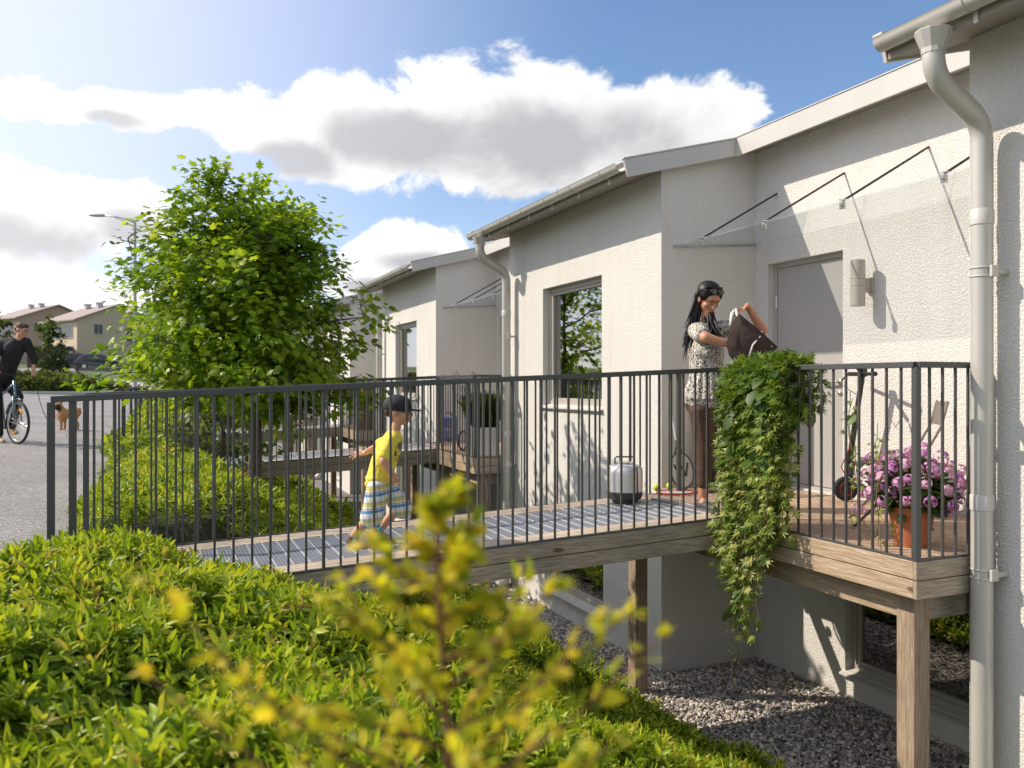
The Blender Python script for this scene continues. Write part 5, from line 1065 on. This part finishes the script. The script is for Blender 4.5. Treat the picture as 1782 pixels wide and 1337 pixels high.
    def bands(o, f, cols, off=0):
        a = N(nt, 'ShaderNodeMath', operation='MULTIPLY_ADD'); lk.new(sp.outputs[o], a.inputs[0]); a.inputs[1].default_value = f; a.inputs[2].default_value = off; fr = N(nt, 'ShaderNodeMath', operation='FRACT'); lk.new(a.outputs[0], fr.inputs[0]); r = ramp(nt, cols); r.color_ramp.interpolation = 'CONSTANT'; lk.new(fr.outputs[0], r.inputs[0]); return r
    Wt = (.70,.70,.68); Bl = (.10,.27,.50); Ye = (.62,.52,.14); Dk = (.05,.08,.14); Gn = (.35,.45,.35)
    a = bands(2, 9.5, [(0,Wt),(.22,Bl),(.4,Wt),(.46,Dk),(.5,Wt),(.62,Ye),(.8,Gn),(.9,Wt)]); b_ = bands(0, 11, [(0,(1,1,1)),(.3,(.55,.7,.9)),(.42,(1,1,1)),(.6,(.95,.85,.5)),(.75,(1,1,1)),(.92,(.4,.45,.5))])
    mx = N(nt, 'ShaderNodeMix', data_type='RGBA', blend_type='MULTIPLY'); mx.inputs['Factor'].default_value = .85; lk.new(a.outputs[0], mx.inputs['A']); lk.new(b_.outputs[0], mx.inputs['B']); lk.new(mx.outputs['Result'], bs.inputs['Base Color']); lk.new(bs.outputs[0], out.inputs[0])
    m = MB(); m.ball(W(660,848), (.088,.095,.055)); m.chain([W(656,850,-.045), W(651,880,-.05), W(646,901,-.05)], [.074,.074,.078]); m.chain([W(668,850,.045), W(688,870,.05), W(700,889,.05)], [.074,.070,.072]); body('shorts', m, PL, t, .006, 2)
    # cap
    cm = basic('black_cap_cloth', (.016,.016,.018), .8, nscale=30, namp=.3); T = lambda x_, y_, z_: c + R @ (Vector((x_,y_,z_))*k)
    m = MB(); m.ball(T(0,-.012,.036), [.092*k,.112*k,.088*k], 22, 14, R); m.v = [tuple(v) for v in m.v]; lim = .000*k
    m.v = [tuple(Vector(v) if (Vector(v)-c).dot(R.col[2]) > lim else Vector(v) + R.col[2]*(lim - (Vector(v)-c).dot(R.col[2]))*.96) for v in m.v]
    m.ball(T(0,-.085,.012), [.05*k,.03*k,.03*k], 12, 8, R); cap_ = body('cap', m, cm, t, .005, 1)
    m = MB(); n = 14; pa = [T(.080*math.cos(a_), .055 + .125*math.sin(a_)**.8, .030 - .018*abs(math.cos(a_)) - .012*math.sin(a_)) for a_ in [math.pi*i/n for i in range(n+1)]]
    pa += [T(-.05,.05,.035), T(.05,.05,.035)]; nn = len(pa); m.add(pa + [p + R.col[2]*.004 for p in pa], [tuple(range(nn)), tuple(range(nn, 2*nn))[::-1]] + [(i, (i+1)%nn, nn+(i+1)%nn, nn+i) for i in range(nn)]); part('cap_brim', m, cm, cap_)
    m = MB(); m.box(0,.001,0,.001,0,.001); m = MB(); e = T(0,.150,.027); m.ball(e, [.022*k,.020*k,.004*k], 12, 6, R); part('cap_print', m, WHITEM, cap_, smooth=True)
    hr = MB(); hr.ball(T(0,-.062,-.005), [.072*k,.045*k,.045*k], 14, 10, R); part('hair', hr, basic('brown_hair', (.05,.03,.018), .7), t, smooth=True)
    sb = basic('brown_sandal', (.10,.06,.04), .7); ss = basic('sandal_strap', (.30,.24,.13), .7)
    for a, d, lab in ((W(617,942,-.04), Vector((1,-.12,-.42)), 0), (W(658,934,.05), Vector((1,0,-.45)), 1)):
        d.normalize(); u = Vector((0,0,1)); u = (u - d*u.dot(d)).normalized(); m = MB(); m.chain([a - d*.025 - u*.026, a + d*.06 - u*.024, a + d*.125 - u*.018], [.016,.018,.014]); m.chain([a - d*.03, a - d*.028 + u*.02], [.028,.026]); m.chain([a + d*.10 - u*.004, a + d*.12 - u*.008], [.023,.020]); sd = body('sandal', m, sb, t, .004, 2)
        for f in (.0, .04, .08): mm = MB(); w_ = d.cross(u); mm.tube([a + d*f + w_*.033 - u*.02, a + d*(f+.01) + w_*.02 + u*.022*(1-f*4), a + d*(f+.012) - w_*.02 + u*.022*(1-f*4), a + d*f - w_*.033 - u*.02], .0065, 6); part('strap', mm, ss, sd, smooth=True)
    for a, bb in ((W(622,926,-.04), W(617,938,-.04)), (W(664,918,.05), W(660,928,.05))): m = MB(); m.cap(a.lerp(bb,.35), bb, .0265, .026); part('sock', m, basic('turquoise_sock', (.03,.42,.48), .8), t, smooth=True)
boy()

def cyclist():
    q = 13.4; s = q/1450.55; x, y = at(31, q); zb = float(ground_z(x, y)) + .022; y0 = 668.5 + (H - zb)/s
    rz = -TH + phi(31); cf = math.cos(phi(31)); W = lambda px, py, d=0: Vector(((px-31)*s*cf, d, (y0-py)*s))
    t = thing('bicycle', 'blue grey bicycle with orange reflectors ridden by the man in black', 'bicycle', (x, y, zb), rz)
    R = Matrix.Rotation(math.atan2(-.89,.45), 3, 'Z'); wr = .35; sf = 1.0
    WC = Vector((0,0,wr))
    m = MB(); m.torus(WC, wr-.02, .022, 44, 8, 'y', R); w = part('front_wheel', m, RUBBER, t, smooth=True); m = MB(); m.torus(WC, wr-.045, .010, 44, 6, 'y', R); part('rim', m, STEEL, w, smooth=True); m = MB(); spokes(m, WC, 'y', wr-.05, 28, R); part('spokes', m, STEEL, w)
    m = MB()
    for a in (1.0, 4.0): m.tube([WC + R @ Vector((math.cos(a+e)*.22, -.012, math.sin(a+e)*.22)) for e in (-.25,0,.25)], .016, 6)
    part('reflectors', m, basic('orange_reflector', (.9,.35,.02), .3), w); m = MB(); m.tube([WC + R @ Vector((0,-.06,0)), WC + R @ Vector((0,.06,0))], .018, 10); part('hub', m, STEEL, w)
    BL = basic('bike_paint', (.16,.25,.28), .3, .3); hd = Vector((.30,-.954,0)); sd = Vector((.954,.30,0)); fh = R @ Vector((1,0,0)); sh = R @ Vector((0,1,0))
    crown = WC - fh*.07 + Vector((0,0,.42)); top = crown - hd*.08 + Vector((0,0,.25)); m = MB()
    for e in (-1,1): m.tube([WC + sh*e*.06, WC + sh*e*.055 - fh*.03 + Vector((0,0,.2)), crown + sh*e*.04], .012, 8)
    m.tube([crown - Vector((0,0,.02)), top], .02, 10); part('fork', m, BL, t, smooth=True)
    bb = WC - hd*.62 - Vector((0,0,.05)); st = bb - hd*.18 + Vector((0,0,.55)); ra = WC - hd*1.06
    m = MB(); m.tube([crown + Vector((0,0,.05)), bb], .017, 8); m.tube([top - Vector((0,0,.05)), st - Vector((0,0,.08))], .015, 8); m.tube([bb, st + Vector((0,0,.08))], .014, 8)
    for e in (-1,1): m.tube([bb, ra + sd*e*.06], .008, 6); m.tube([st - Vector((0,0,.1)), ra + sd*e*.06], .008, 6)
    part('frame', m, BL, t, smooth=True)
    m = MB(); m.torus(ra, wr-.02, .022, 40, 8, 'y', Matrix.Rotation(math.atan2(hd.y, hd.x), 3, 'Z')); rw = part('rear_wheel', m, RUBBER, t, smooth=True); m = MB(); spokes(m, ra, 'y', wr-.05, 24, Matrix.Rotation(math.atan2(hd.y, hd.x), 3, 'Z')); part('spokes', m, STEEL, rw)
    hb = top + Vector((0,0,.10)) + hd*.05; m = MB(); m.tube([top, hb], .014, 8); gl, gr = hb - sh*.29 + Vector((0,0,.03)) , hb + sh*.29 + Vector((0,0,.03)); m.tube([gl, hb - sh*.1, hb + sh*.1, gr], .012, 8); part('handlebar', m, BLACKP, t, smooth=True)
    m = MB(); m.ball(st + Vector((0,0,.12)), (.09,.12,.03)); part('saddle', m, BLACKP, t, smooth=True)
    m = MB(); p1 = bb + sd*.10 + hd*.05 - Vector((0,0,.16)); p2 = bb - sd*.10 - hd*.05 + Vector((0,0,.16)); m.tube([bb + sd*.08, p1], .01, 6); m.tube([bb - sd*.08, p2], .01, 6); m.box(p1.x-.05,p1.x+.05,p1.y-.03,p1.y+.03,p1.z-.01,p1.z+.01); m.tube([bb - sd*.02, bb + sd*.02], .08, 20); part('pedals', m, BLACKP, t)
    m = MB(); m.tube([WC + R @ Vector((math.cos(a_)*(wr+.03), 0, math.sin(a_)*(wr+.03))) for a_ in [1.2+.2*i for i in range(9)]], .02, 6, flat=.4); part('mudguard', m, BL, t, smooth=True)
    # rider
    r = thing('person', 'man in black pullover and trousers riding the bicycle and looking down at his dog', 'person', (x, y, zb), rz)
    if gl.x > gr.x: gl, gr = gr, gl
    hip = st + Vector((0,0,.16)) + hd*.05; ch = W(24,605,.35); nk = W(33,586,.30); hc = W(38.5,573.5,.26); shL = W(5,595,.42); shR = W(46,594,.30)
    fd = Vector((.62,-.62,-.42)); up = Vector((.15,-.1,1))
    elL = shL.lerp(gl,.5) + Vector((-.10,.05,-.06)); elR = shR.lerp(gr,.5) + Vector((.07,.05,-.03)); kL, kR = hip + hd*.38 + Vector((-.18,0,-.22)), hip + hd*.40 + sd*.12 + Vector((0,0,-.26)); aL = Vector((W(-2,745,.5).x, hip.y-.25, .12)); aR = p1 + Vector((.0,0,.11))
    b = MB(); b.chain([hip, hip.lerp(ch,.5), ch], [.13,.125,.14]); b.chain([shL, ch + Vector((0,0,.05)), shR], [.06,.11,.06]); b.chain([nk - Vector((0,0,.06)), nk + (hc-nk)*.5], [.06,.055]); c, R2, k = head(b, hc, fd, up, .245)
    b.chain([shL, elL, gl + Vector((0,.02,.02))], [.055,.042,.028]); b.chain([shR, elR, gr + Vector((0,.02,.03))], [.055,.042,.028]); hand(b, gl + Vector((0,.03,.03)), (0,-1,-.3), (0,-.2,1), 1, 1.2, 1); hand(b, gr + Vector((0,.03,.03)), (0.1,-1,-.5), (0,-.2,1), 1, 1.2, -1)
    b.chain([hip - sd*.09, kL, aL], [.09,.062,.045]); b.chain([hip + sd*.09, kR, aR], [.09,.062,.045])
    body('body', b, SKIN, r, .007, 4); face_bits(r, c, R2, k)
    m = MB(); m.chain([hip + Vector((0,0,-.02)), hip.lerp(ch,.5), ch], [.155,.15,.165]); m.chain([shL, ch + Vector((0,0,.06)), shR], [.080,.125,.080]); m.chain([shL, elL, elL.lerp(gl,.35)], [.078,.060,.052]); m.chain([shR, elR, elR.lerp(gr,.25)], [.078,.060,.052]); body('pullover', m, basic('black_pullover', (.02,.019,.019), .85, nscale=20, namp=.3, bump=.03, bscale=9), r, .009, 3)
    m = MB(); m.ball(hip, (.17,.16,.13)); m.chain([hip - sd*.09, kL, aL + Vector((0,0,.03))], [.11,.078,.062]); m.chain([hip + sd*.09, kR, aR + Vector((0,0,.02))], [.11,.078,.062]); body('trousers', m, basic('black_trousers', (.014,.014,.016), .8), r, .010, 3)
    for a in (aL, aR): m = MB(); m.chain([a + Vector((0,.03,-.06)), a + hd*.10 + Vector((0,0,-.08)), a + hd*.20 + Vector((0,0,-.085))], [.048,.044,.032]); body('shoe', m, basic('beige_shoe', (.38,.29,.19), .7), r, .007, 2)
    T = lambda x_, y_, z_: c + R2 @ (Vector((x_,y_,z_))*k)
    m = MB(); m.ball(T(0,-.022,.050), [.080*k,.094*k,.068*k], 18, 12, R2); m.ball(T(0,-.055,.0), [.074*k,.055*k,.060*k], 16, 10, R2); m.ball(T(0,.030,.092), [.055*k,.04*k,.026*k], 12, 8, R2); part('hair', m, basic('short_brown_hair', (.085,.048,.028), .7, nscale=60, namp=.4), r, smooth=True)
    return t, gr, (x, y, zb), rz
bk, grip, bloc, brz = cyclist()

def dog():
    q = 17.0; s = q/1450.55; x, y = at(118, q); F = phi(118); zb = float(ground_z(x, y)) + .022; y0 = 668.5 + (H - zb)/s; off = 750 - y0
    W = lambda px, py, d=0: Vector(((px-118)*s*math.cos(F), d, (750-py)*s)); t = thing('dog', 'fawn french bulldog with dark muzzle standing on the street behind the railing end', 'dog', (x, y, zb), -TH + F)
    b = MB(); b.chain([W(110,722), W(120,722), W(132,719)], [.115,.105,.092]); b.ball(W(108,726), (.105,.115,.12)); b.ball(W(133,720), (.095,.10,.10)); b.chain([W(108,720), W(104,712)], [.085,.075])
    hc = W(101.5,709,-.03); b.ball(hc, (.082,.085,.078)); b.ball(hc + Vector((-.03,-.055,-.03)), (.052,.04,.045)); b.ball(hc + Vector((.035,-.05,-.03)), (.03,.03,.035)); b.ball(hc + Vector((-.05,-.03,-.03)), (.035,.03,.035))
    for e, d in ((-1, 0), (1, 0)): p = hc + Vector((e*.045, .01, .05)); b.chain([p, p + Vector((e*.012,0,.05)), p + Vector((e*.014,0,.085))], [.030,.026,.010])
    for px, d in ((106.5,-.07), (113,.06)): b.chain([W(px,728,d), W(px-.3,738,d), W(px,747,d)], [.045,.030,.026]); b.ball(W(px-.6,748.6,d) + Vector((-.01,-.01,0)), (.036,.04,.020))
    for d in (-.07,.07): b.chain([W(133,724,d), W(130,733,d), W(136,741,d), W(135,747,d)], [.070,.042,.026,.024]); b.ball(W(134,748.6,d), (.04,.035,.020))
    b.chain([W(139,714), W(141,713)], [.025,.012])
    FUR, nt, nd, lk = newmat('fawn_fur'); out = N(nt, 'ShaderNodeOutputMaterial'); bs = N(nt, 'ShaderNodeBsdfPrincipled', Roughness=.8); tc = N(nt, 'ShaderNodeTexCoord'); ds = N(nt, 'ShaderNodeVectorMath', operation='DISTANCE'); lk.new(tc.outputs['Object'], ds.inputs[0]); ds.inputs[1].default_value = hc + Vector((-.025,-.08,-.035)); r = ramp(nt, [(.065,(.03,.02,.015)),(.10,(.50,.25,.10))]); lk.new(ds.outputs['Value'], r.inputs[0]); lk.new(r.outputs[0], bs.inputs['Base Color']); lk.new(bs.outputs[0], out.inputs[0])
    body('body', b, FUR, t, .008, 3)
    for e in (-1,1): m = MB(); m.ball(hc + Vector((e*.035-.02,-.075,.005)), .013); part('eye', m, BLACKP, t, smooth=True)
    m = MB(); m.ball(hc + Vector((-.03,-.098,-.022)), (.016,.01,.011)); part('nose', m, BLACKP, t, smooth=True)
    m = MB(); m.torus(W(105.5,716), .082, .010, 24, 6, 'x'); part('collar', m, BLACKP, t, smooth=True)
    # leash from the rider's hand
    Rz = Matrix.Rotation(-TH + F, 3, 'Z'); A = Matrix.Rotation(brz, 3, 'Z') @ grip + Vector(bloc); B = Rz @ W(104,716,-.08) + Vector((x, y, zb)); p = []
    for i in range(15): u = i/14; p.append(A.lerp(B, u) - Vector((0,0,.55*math.sin(math.pi*u)*(1-.25*u))))
    m = MB(); m.tube(p, .006, 6); le = part('leash', m, BLACKP, None, smooth=True); tag(le, 'thin black dog leash hanging from the cyclist\'s hand to the dog', 'leash')
dog()
# ------------------------------------------------------------ world, sun, camera
def world():
    w = bpy.data.worlds.new('World'); SC.world = w; w.use_nodes = True; nt = w.node_tree; nt.nodes.clear(); lk = nt.links
    out = N(nt, 'ShaderNodeOutputWorld'); sky = N(nt, 'ShaderNodeTexSky', sky_type='NISHITA', sun_disc=False)
    sky.sun_elevation = math.asin(SUN.z); sky.sun_rotation = math.atan2(SUN.x, SUN.y); sky.altitude = 100; sky.air_density = 1.0; sky.dust_density = .7; sky.ozone_density = 2.2
    tc = N(nt, 'ShaderNodeTexCoord'); rot = N(nt, 'ShaderNodeVectorRotate', rotation_type='Z_AXIS'); rot.inputs['Angle'].default_value = TH
    lk.new(tc.outputs['Generated'], rot.inputs['Vector']); sp = N(nt, 'ShaderNodeSeparateXYZ'); lk.new(rot.outputs[0], sp.inputs[0])
    def M_(op, a, b=None, c=None, clamp=False):
        n = N(nt, 'ShaderNodeMath', operation=op); n.use_clamp = clamp
        for i, v in enumerate((a, b, c)):
            if v is None: continue
            if isinstance(v, (int, float)): n.inputs[i].default_value = v
            else: lk.new(v, n.inputs[i])
        return n.outputs[0]
    az = M_('ARCTAN2', sp.outputs[0], sp.outputs[1]); el = M_('ARCSINE', sp.outputs[2])
    # cumulus banks: (azimuth, elevation, half width, half height) in pixels of a 1450 px focal length
    E_ = [(450,215,120,60),(600,195,150,66),(780,205,170,88),(950,185,130,98),(1110,225,150,76),(1230,205,110,66),(900,275,330,75),(640,250,240,70),
          (60,175,150,38),(200,190,140,34),(330,205,90,28),(60,380,230,85),(220,370,110,60),(90,520,260,60),(720,440,130,48),(640,480,90,40),(520,150,26,12)]
    shp = None
    for px, py, hw, hh in E_:
        dx = (px-891)/1450; a = math.atan(dx); e = math.atan((668.5-py)/1450*math.cos(a)); wa = hw/1450*math.cos(a)**2; we = hh/1450
        u = M_('DIVIDE', M_('SUBTRACT', az, a), wa); v = M_('DIVIDE', M_('SUBTRACT', el, e), we)
        d = M_('SQRT', M_('ADD', M_('MULTIPLY', u, u), M_('MULTIPLY', v, v))); s = M_('SUBTRACT', 1, d)
        s = M_('MULTIPLY', s, min(1, hh/60 + .2))
        shp = s if shp is None else M_('SMOOTH_MAX', shp, s, .18)
    st = N(nt, 'ShaderNodeMapping'); st.inputs['Scale'].default_value = (1,1,1.35); lk.new(rot.outputs[0], st.inputs[0])
    n1 = N(nt, 'ShaderNodeTexNoise', Scale=8.5, Detail=12.0, Roughness=.62, Distortion=.35); lk.new(st.outputs[0], n1.inputs['Vector'])
    n2 = N(nt, 'ShaderNodeTexNoise', Scale=3.2, Detail=4.0, Roughness=.5); lk.new(st.outputs[0], n2.inputs['Vector'])
    off = N(nt, 'ShaderNodeVectorMath', operation='ADD'); lk.new(st.outputs[0], off.inputs[0]); off.inputs[1].default_value = (-.03, .0, .045)
    n3 = N(nt, 'ShaderNodeTexNoise', Scale=7.5, Detail=6.0, Roughness=.55, Distortion=.25); lk.new(off.outputs[0], n3.inputs['Vector'])
    # clouds elsewhere in the sky, away from the framed part
    away = M_('SUBTRACT', M_('ABSOLUTE', M_('ADD', az, .05)), .75); away = M_('MULTIPLY', away, 2.5, clamp=True)
    gen = M_('SUBTRACT', M_('MULTIPLY', M_('SUBTRACT', n2.outputs['Fac'], .52), 7.0), M_('MULTIPLY', M_('SUBTRACT', 1, away), 3.0))
    shp = M_('MAXIMUM', shp, gen); lift = M_('MAXIMUM', shp, -3)
    dens = M_('ADD', lift, M_('MULTIPLY', M_('SUBTRACT', n1.outputs['Fac'], .5), 2.2))
    mask = N(nt, 'ShaderNodeMapRange', interpolation_type='SMOOTHSTEP'); mask.inputs[1].default_value = -.02; mask.inputs[2].default_value = .26; lk.new(dens, mask.inputs[0])
    G_ = [(960,250,330,100),(700,240,190,70),(500,280,120,50),(60,420,220,60),(230,400,90,45),(190,205,120,24),(730,455,110,26),(640,500,90,26)]; gsh = None
    for px, py, hw, hh in G_:
        dx = (px-891)/1450; a = math.atan(dx); e = math.atan((668.5-py)/1450*math.cos(a)); wa = hw/1450*math.cos(a)**2; we = hh/1450
        u = M_('DIVIDE', M_('SUBTRACT', az, a), wa); v = M_('DIVIDE', M_('SUBTRACT', el, e), we); s = M_('SUBTRACT', 1, M_('SQRT', M_('ADD', M_('MULTIPLY', u, u), M_('MULTIPLY', v, v))))
        gsh = s if gsh is None else M_('SMOOTH_MAX', gsh, s, .3)
    gsh = M_('MAXIMUM', gsh, M_('MULTIPLY', gen, .6))
    # thickness shading: thick parts away from the sun are greyer
    thick = M_('ADD', gsh, M_('MULTIPLY', M_('SUBTRACT', n3.outputs['Fac'], .5), 1.7))
    gr = N(nt, 'ShaderNodeMapRange', interpolation_type='SMOOTHSTEP'); gr.inputs[1].default_value = -.1; gr.inputs[2].default_value = .72; lk.new(thick, gr.inputs[0])
    cc = ramp(nt, [(0, (1.0,1.0,1.0)), (.5, (.80,.80,.81)), (1, (.52,.52,.545))]); lk.new(gr.outputs[0], cc.inputs[0])
    # glow of the sun's side
    dn = N(nt, 'ShaderNodeVectorMath', operation='DOT_PRODUCT'); lk.new(tc.outputs['Generated'], dn.inputs[0]); dn.inputs[1].default_value = SUN
    gl = N(nt, 'ShaderNodeMapRange', interpolation_type='SMOOTHSTEP'); gl.inputs[1].default_value = .25; gl.inputs[2].default_value = .9; lk.new(dn.outputs['Value'], gl.inputs[0])
    hz = N(nt, 'ShaderNodeMapRange', interpolation_type='SMOOTHSTEP'); hz.inputs[1].default_value = .32; hz.inputs[2].default_value = 0; lk.new(el, hz.inputs[0])
    lf = N(nt, 'ShaderNodeMapRange', interpolation_type='SMOOTHSTEP'); lf.inputs[1].default_value = .12; lf.inputs[2].default_value = -.60; lk.new(az, lf.inputs[0])
    skc = N(nt, 'ShaderNodeMix', data_type='RGBA', blend_type='MULTIPLY'); skc.inputs['Factor'].default_value = 1; lk.new(sky.outputs[0], skc.inputs['A']); skc.inputs['B'].default_value = (*[SKY_K*c for c in SKY_T], 1)
    white = M_('MULTIPLY', M_('MAXIMUM', M_('MULTIPLY', lf.outputs[0], .60), M_('MULTIPLY', hz.outputs[0], .45)), 1.0)
    sk2 = N(nt, 'ShaderNodeMix', data_type='RGBA'); lk.new(white, sk2.inputs['Factor']); lk.new(skc.outputs['Result'], sk2.inputs['A']); sk2.inputs['B'].default_value = (.82,.82,.98,1)
    cl = N(nt, 'ShaderNodeMix', data_type='RGBA', blend_type='MULTIPLY'); cl.inputs['Factor'].default_value = 1; lk.new(cc.outputs[0], cl.inputs['A'])
    cb = M_('MULTIPLY_ADD', lf.outputs[0], .12, CLOUD_K); lk.new(cb, cl.inputs['B'])
    mx = N(nt, 'ShaderNodeMix', data_type='RGBA'); lk.new(mask.outputs[0], mx.inputs['Factor']); lk.new(sk2.outputs['Result'], mx.inputs['A']); lk.new(cl.outputs['Result'], mx.inputs['B'])
    bg = N(nt, 'ShaderNodeBackground', Strength=1.0); ga = N(nt, 'ShaderNodeMix', data_type='RGBA', blend_type='ADD'); lk.new(M_('MULTIPLY', gl.outputs[0], .22), ga.inputs['Factor']); lk.new(mx.outputs['Result'], ga.inputs['A']); ga.inputs['B'].default_value = (1, .93, .90, 1); lk.new(ga.outputs['Result'], bg.inputs[0]); lk.new(bg.outputs[0], out.inputs[0])
SKY_K = .140; SKY_T = (.93, 1.0, 1.08); CLOUD_K = .97
world()
ld = bpy.data.lights.new('sun', 'SUN'); ld.energy = 4.6; ld.angle = math.radians(.5); ld.color = (1, .885, .74)
so_ = link(bpy.data.objects.new('sun', ld)); so_.rotation_euler = SUN.to_track_quat('Z', 'Y').to_euler(); so_.location = SUN*30
cd = bpy.data.cameras.new('camera'); cam = link(bpy.data.objects.new('camera', cd)); SC.camera = cam
cd.sensor_width = 36; cd.lens = 36*1450.55/1782; cd.clip_start = .05; cd.clip_end = 3000
cam.location = (0, 0, H); cam.rotation_euler = (math.radians(90), 0, -TH)
cd.dof.use_dof = True; cd.dof.focus_distance = 6.3; cd.dof.aperture_fstop = 3.0
vs = SC.view_settings; vs.view_transform = 'Standard'; vs.look = 'None'; vs.exposure = .17; vs.gamma = 1; vs.use_curve_mapping = False
SC.render.film_transparent = False
SC.cycles.max_bounces = 8; SC.cycles.transparent_max_bounces = 12
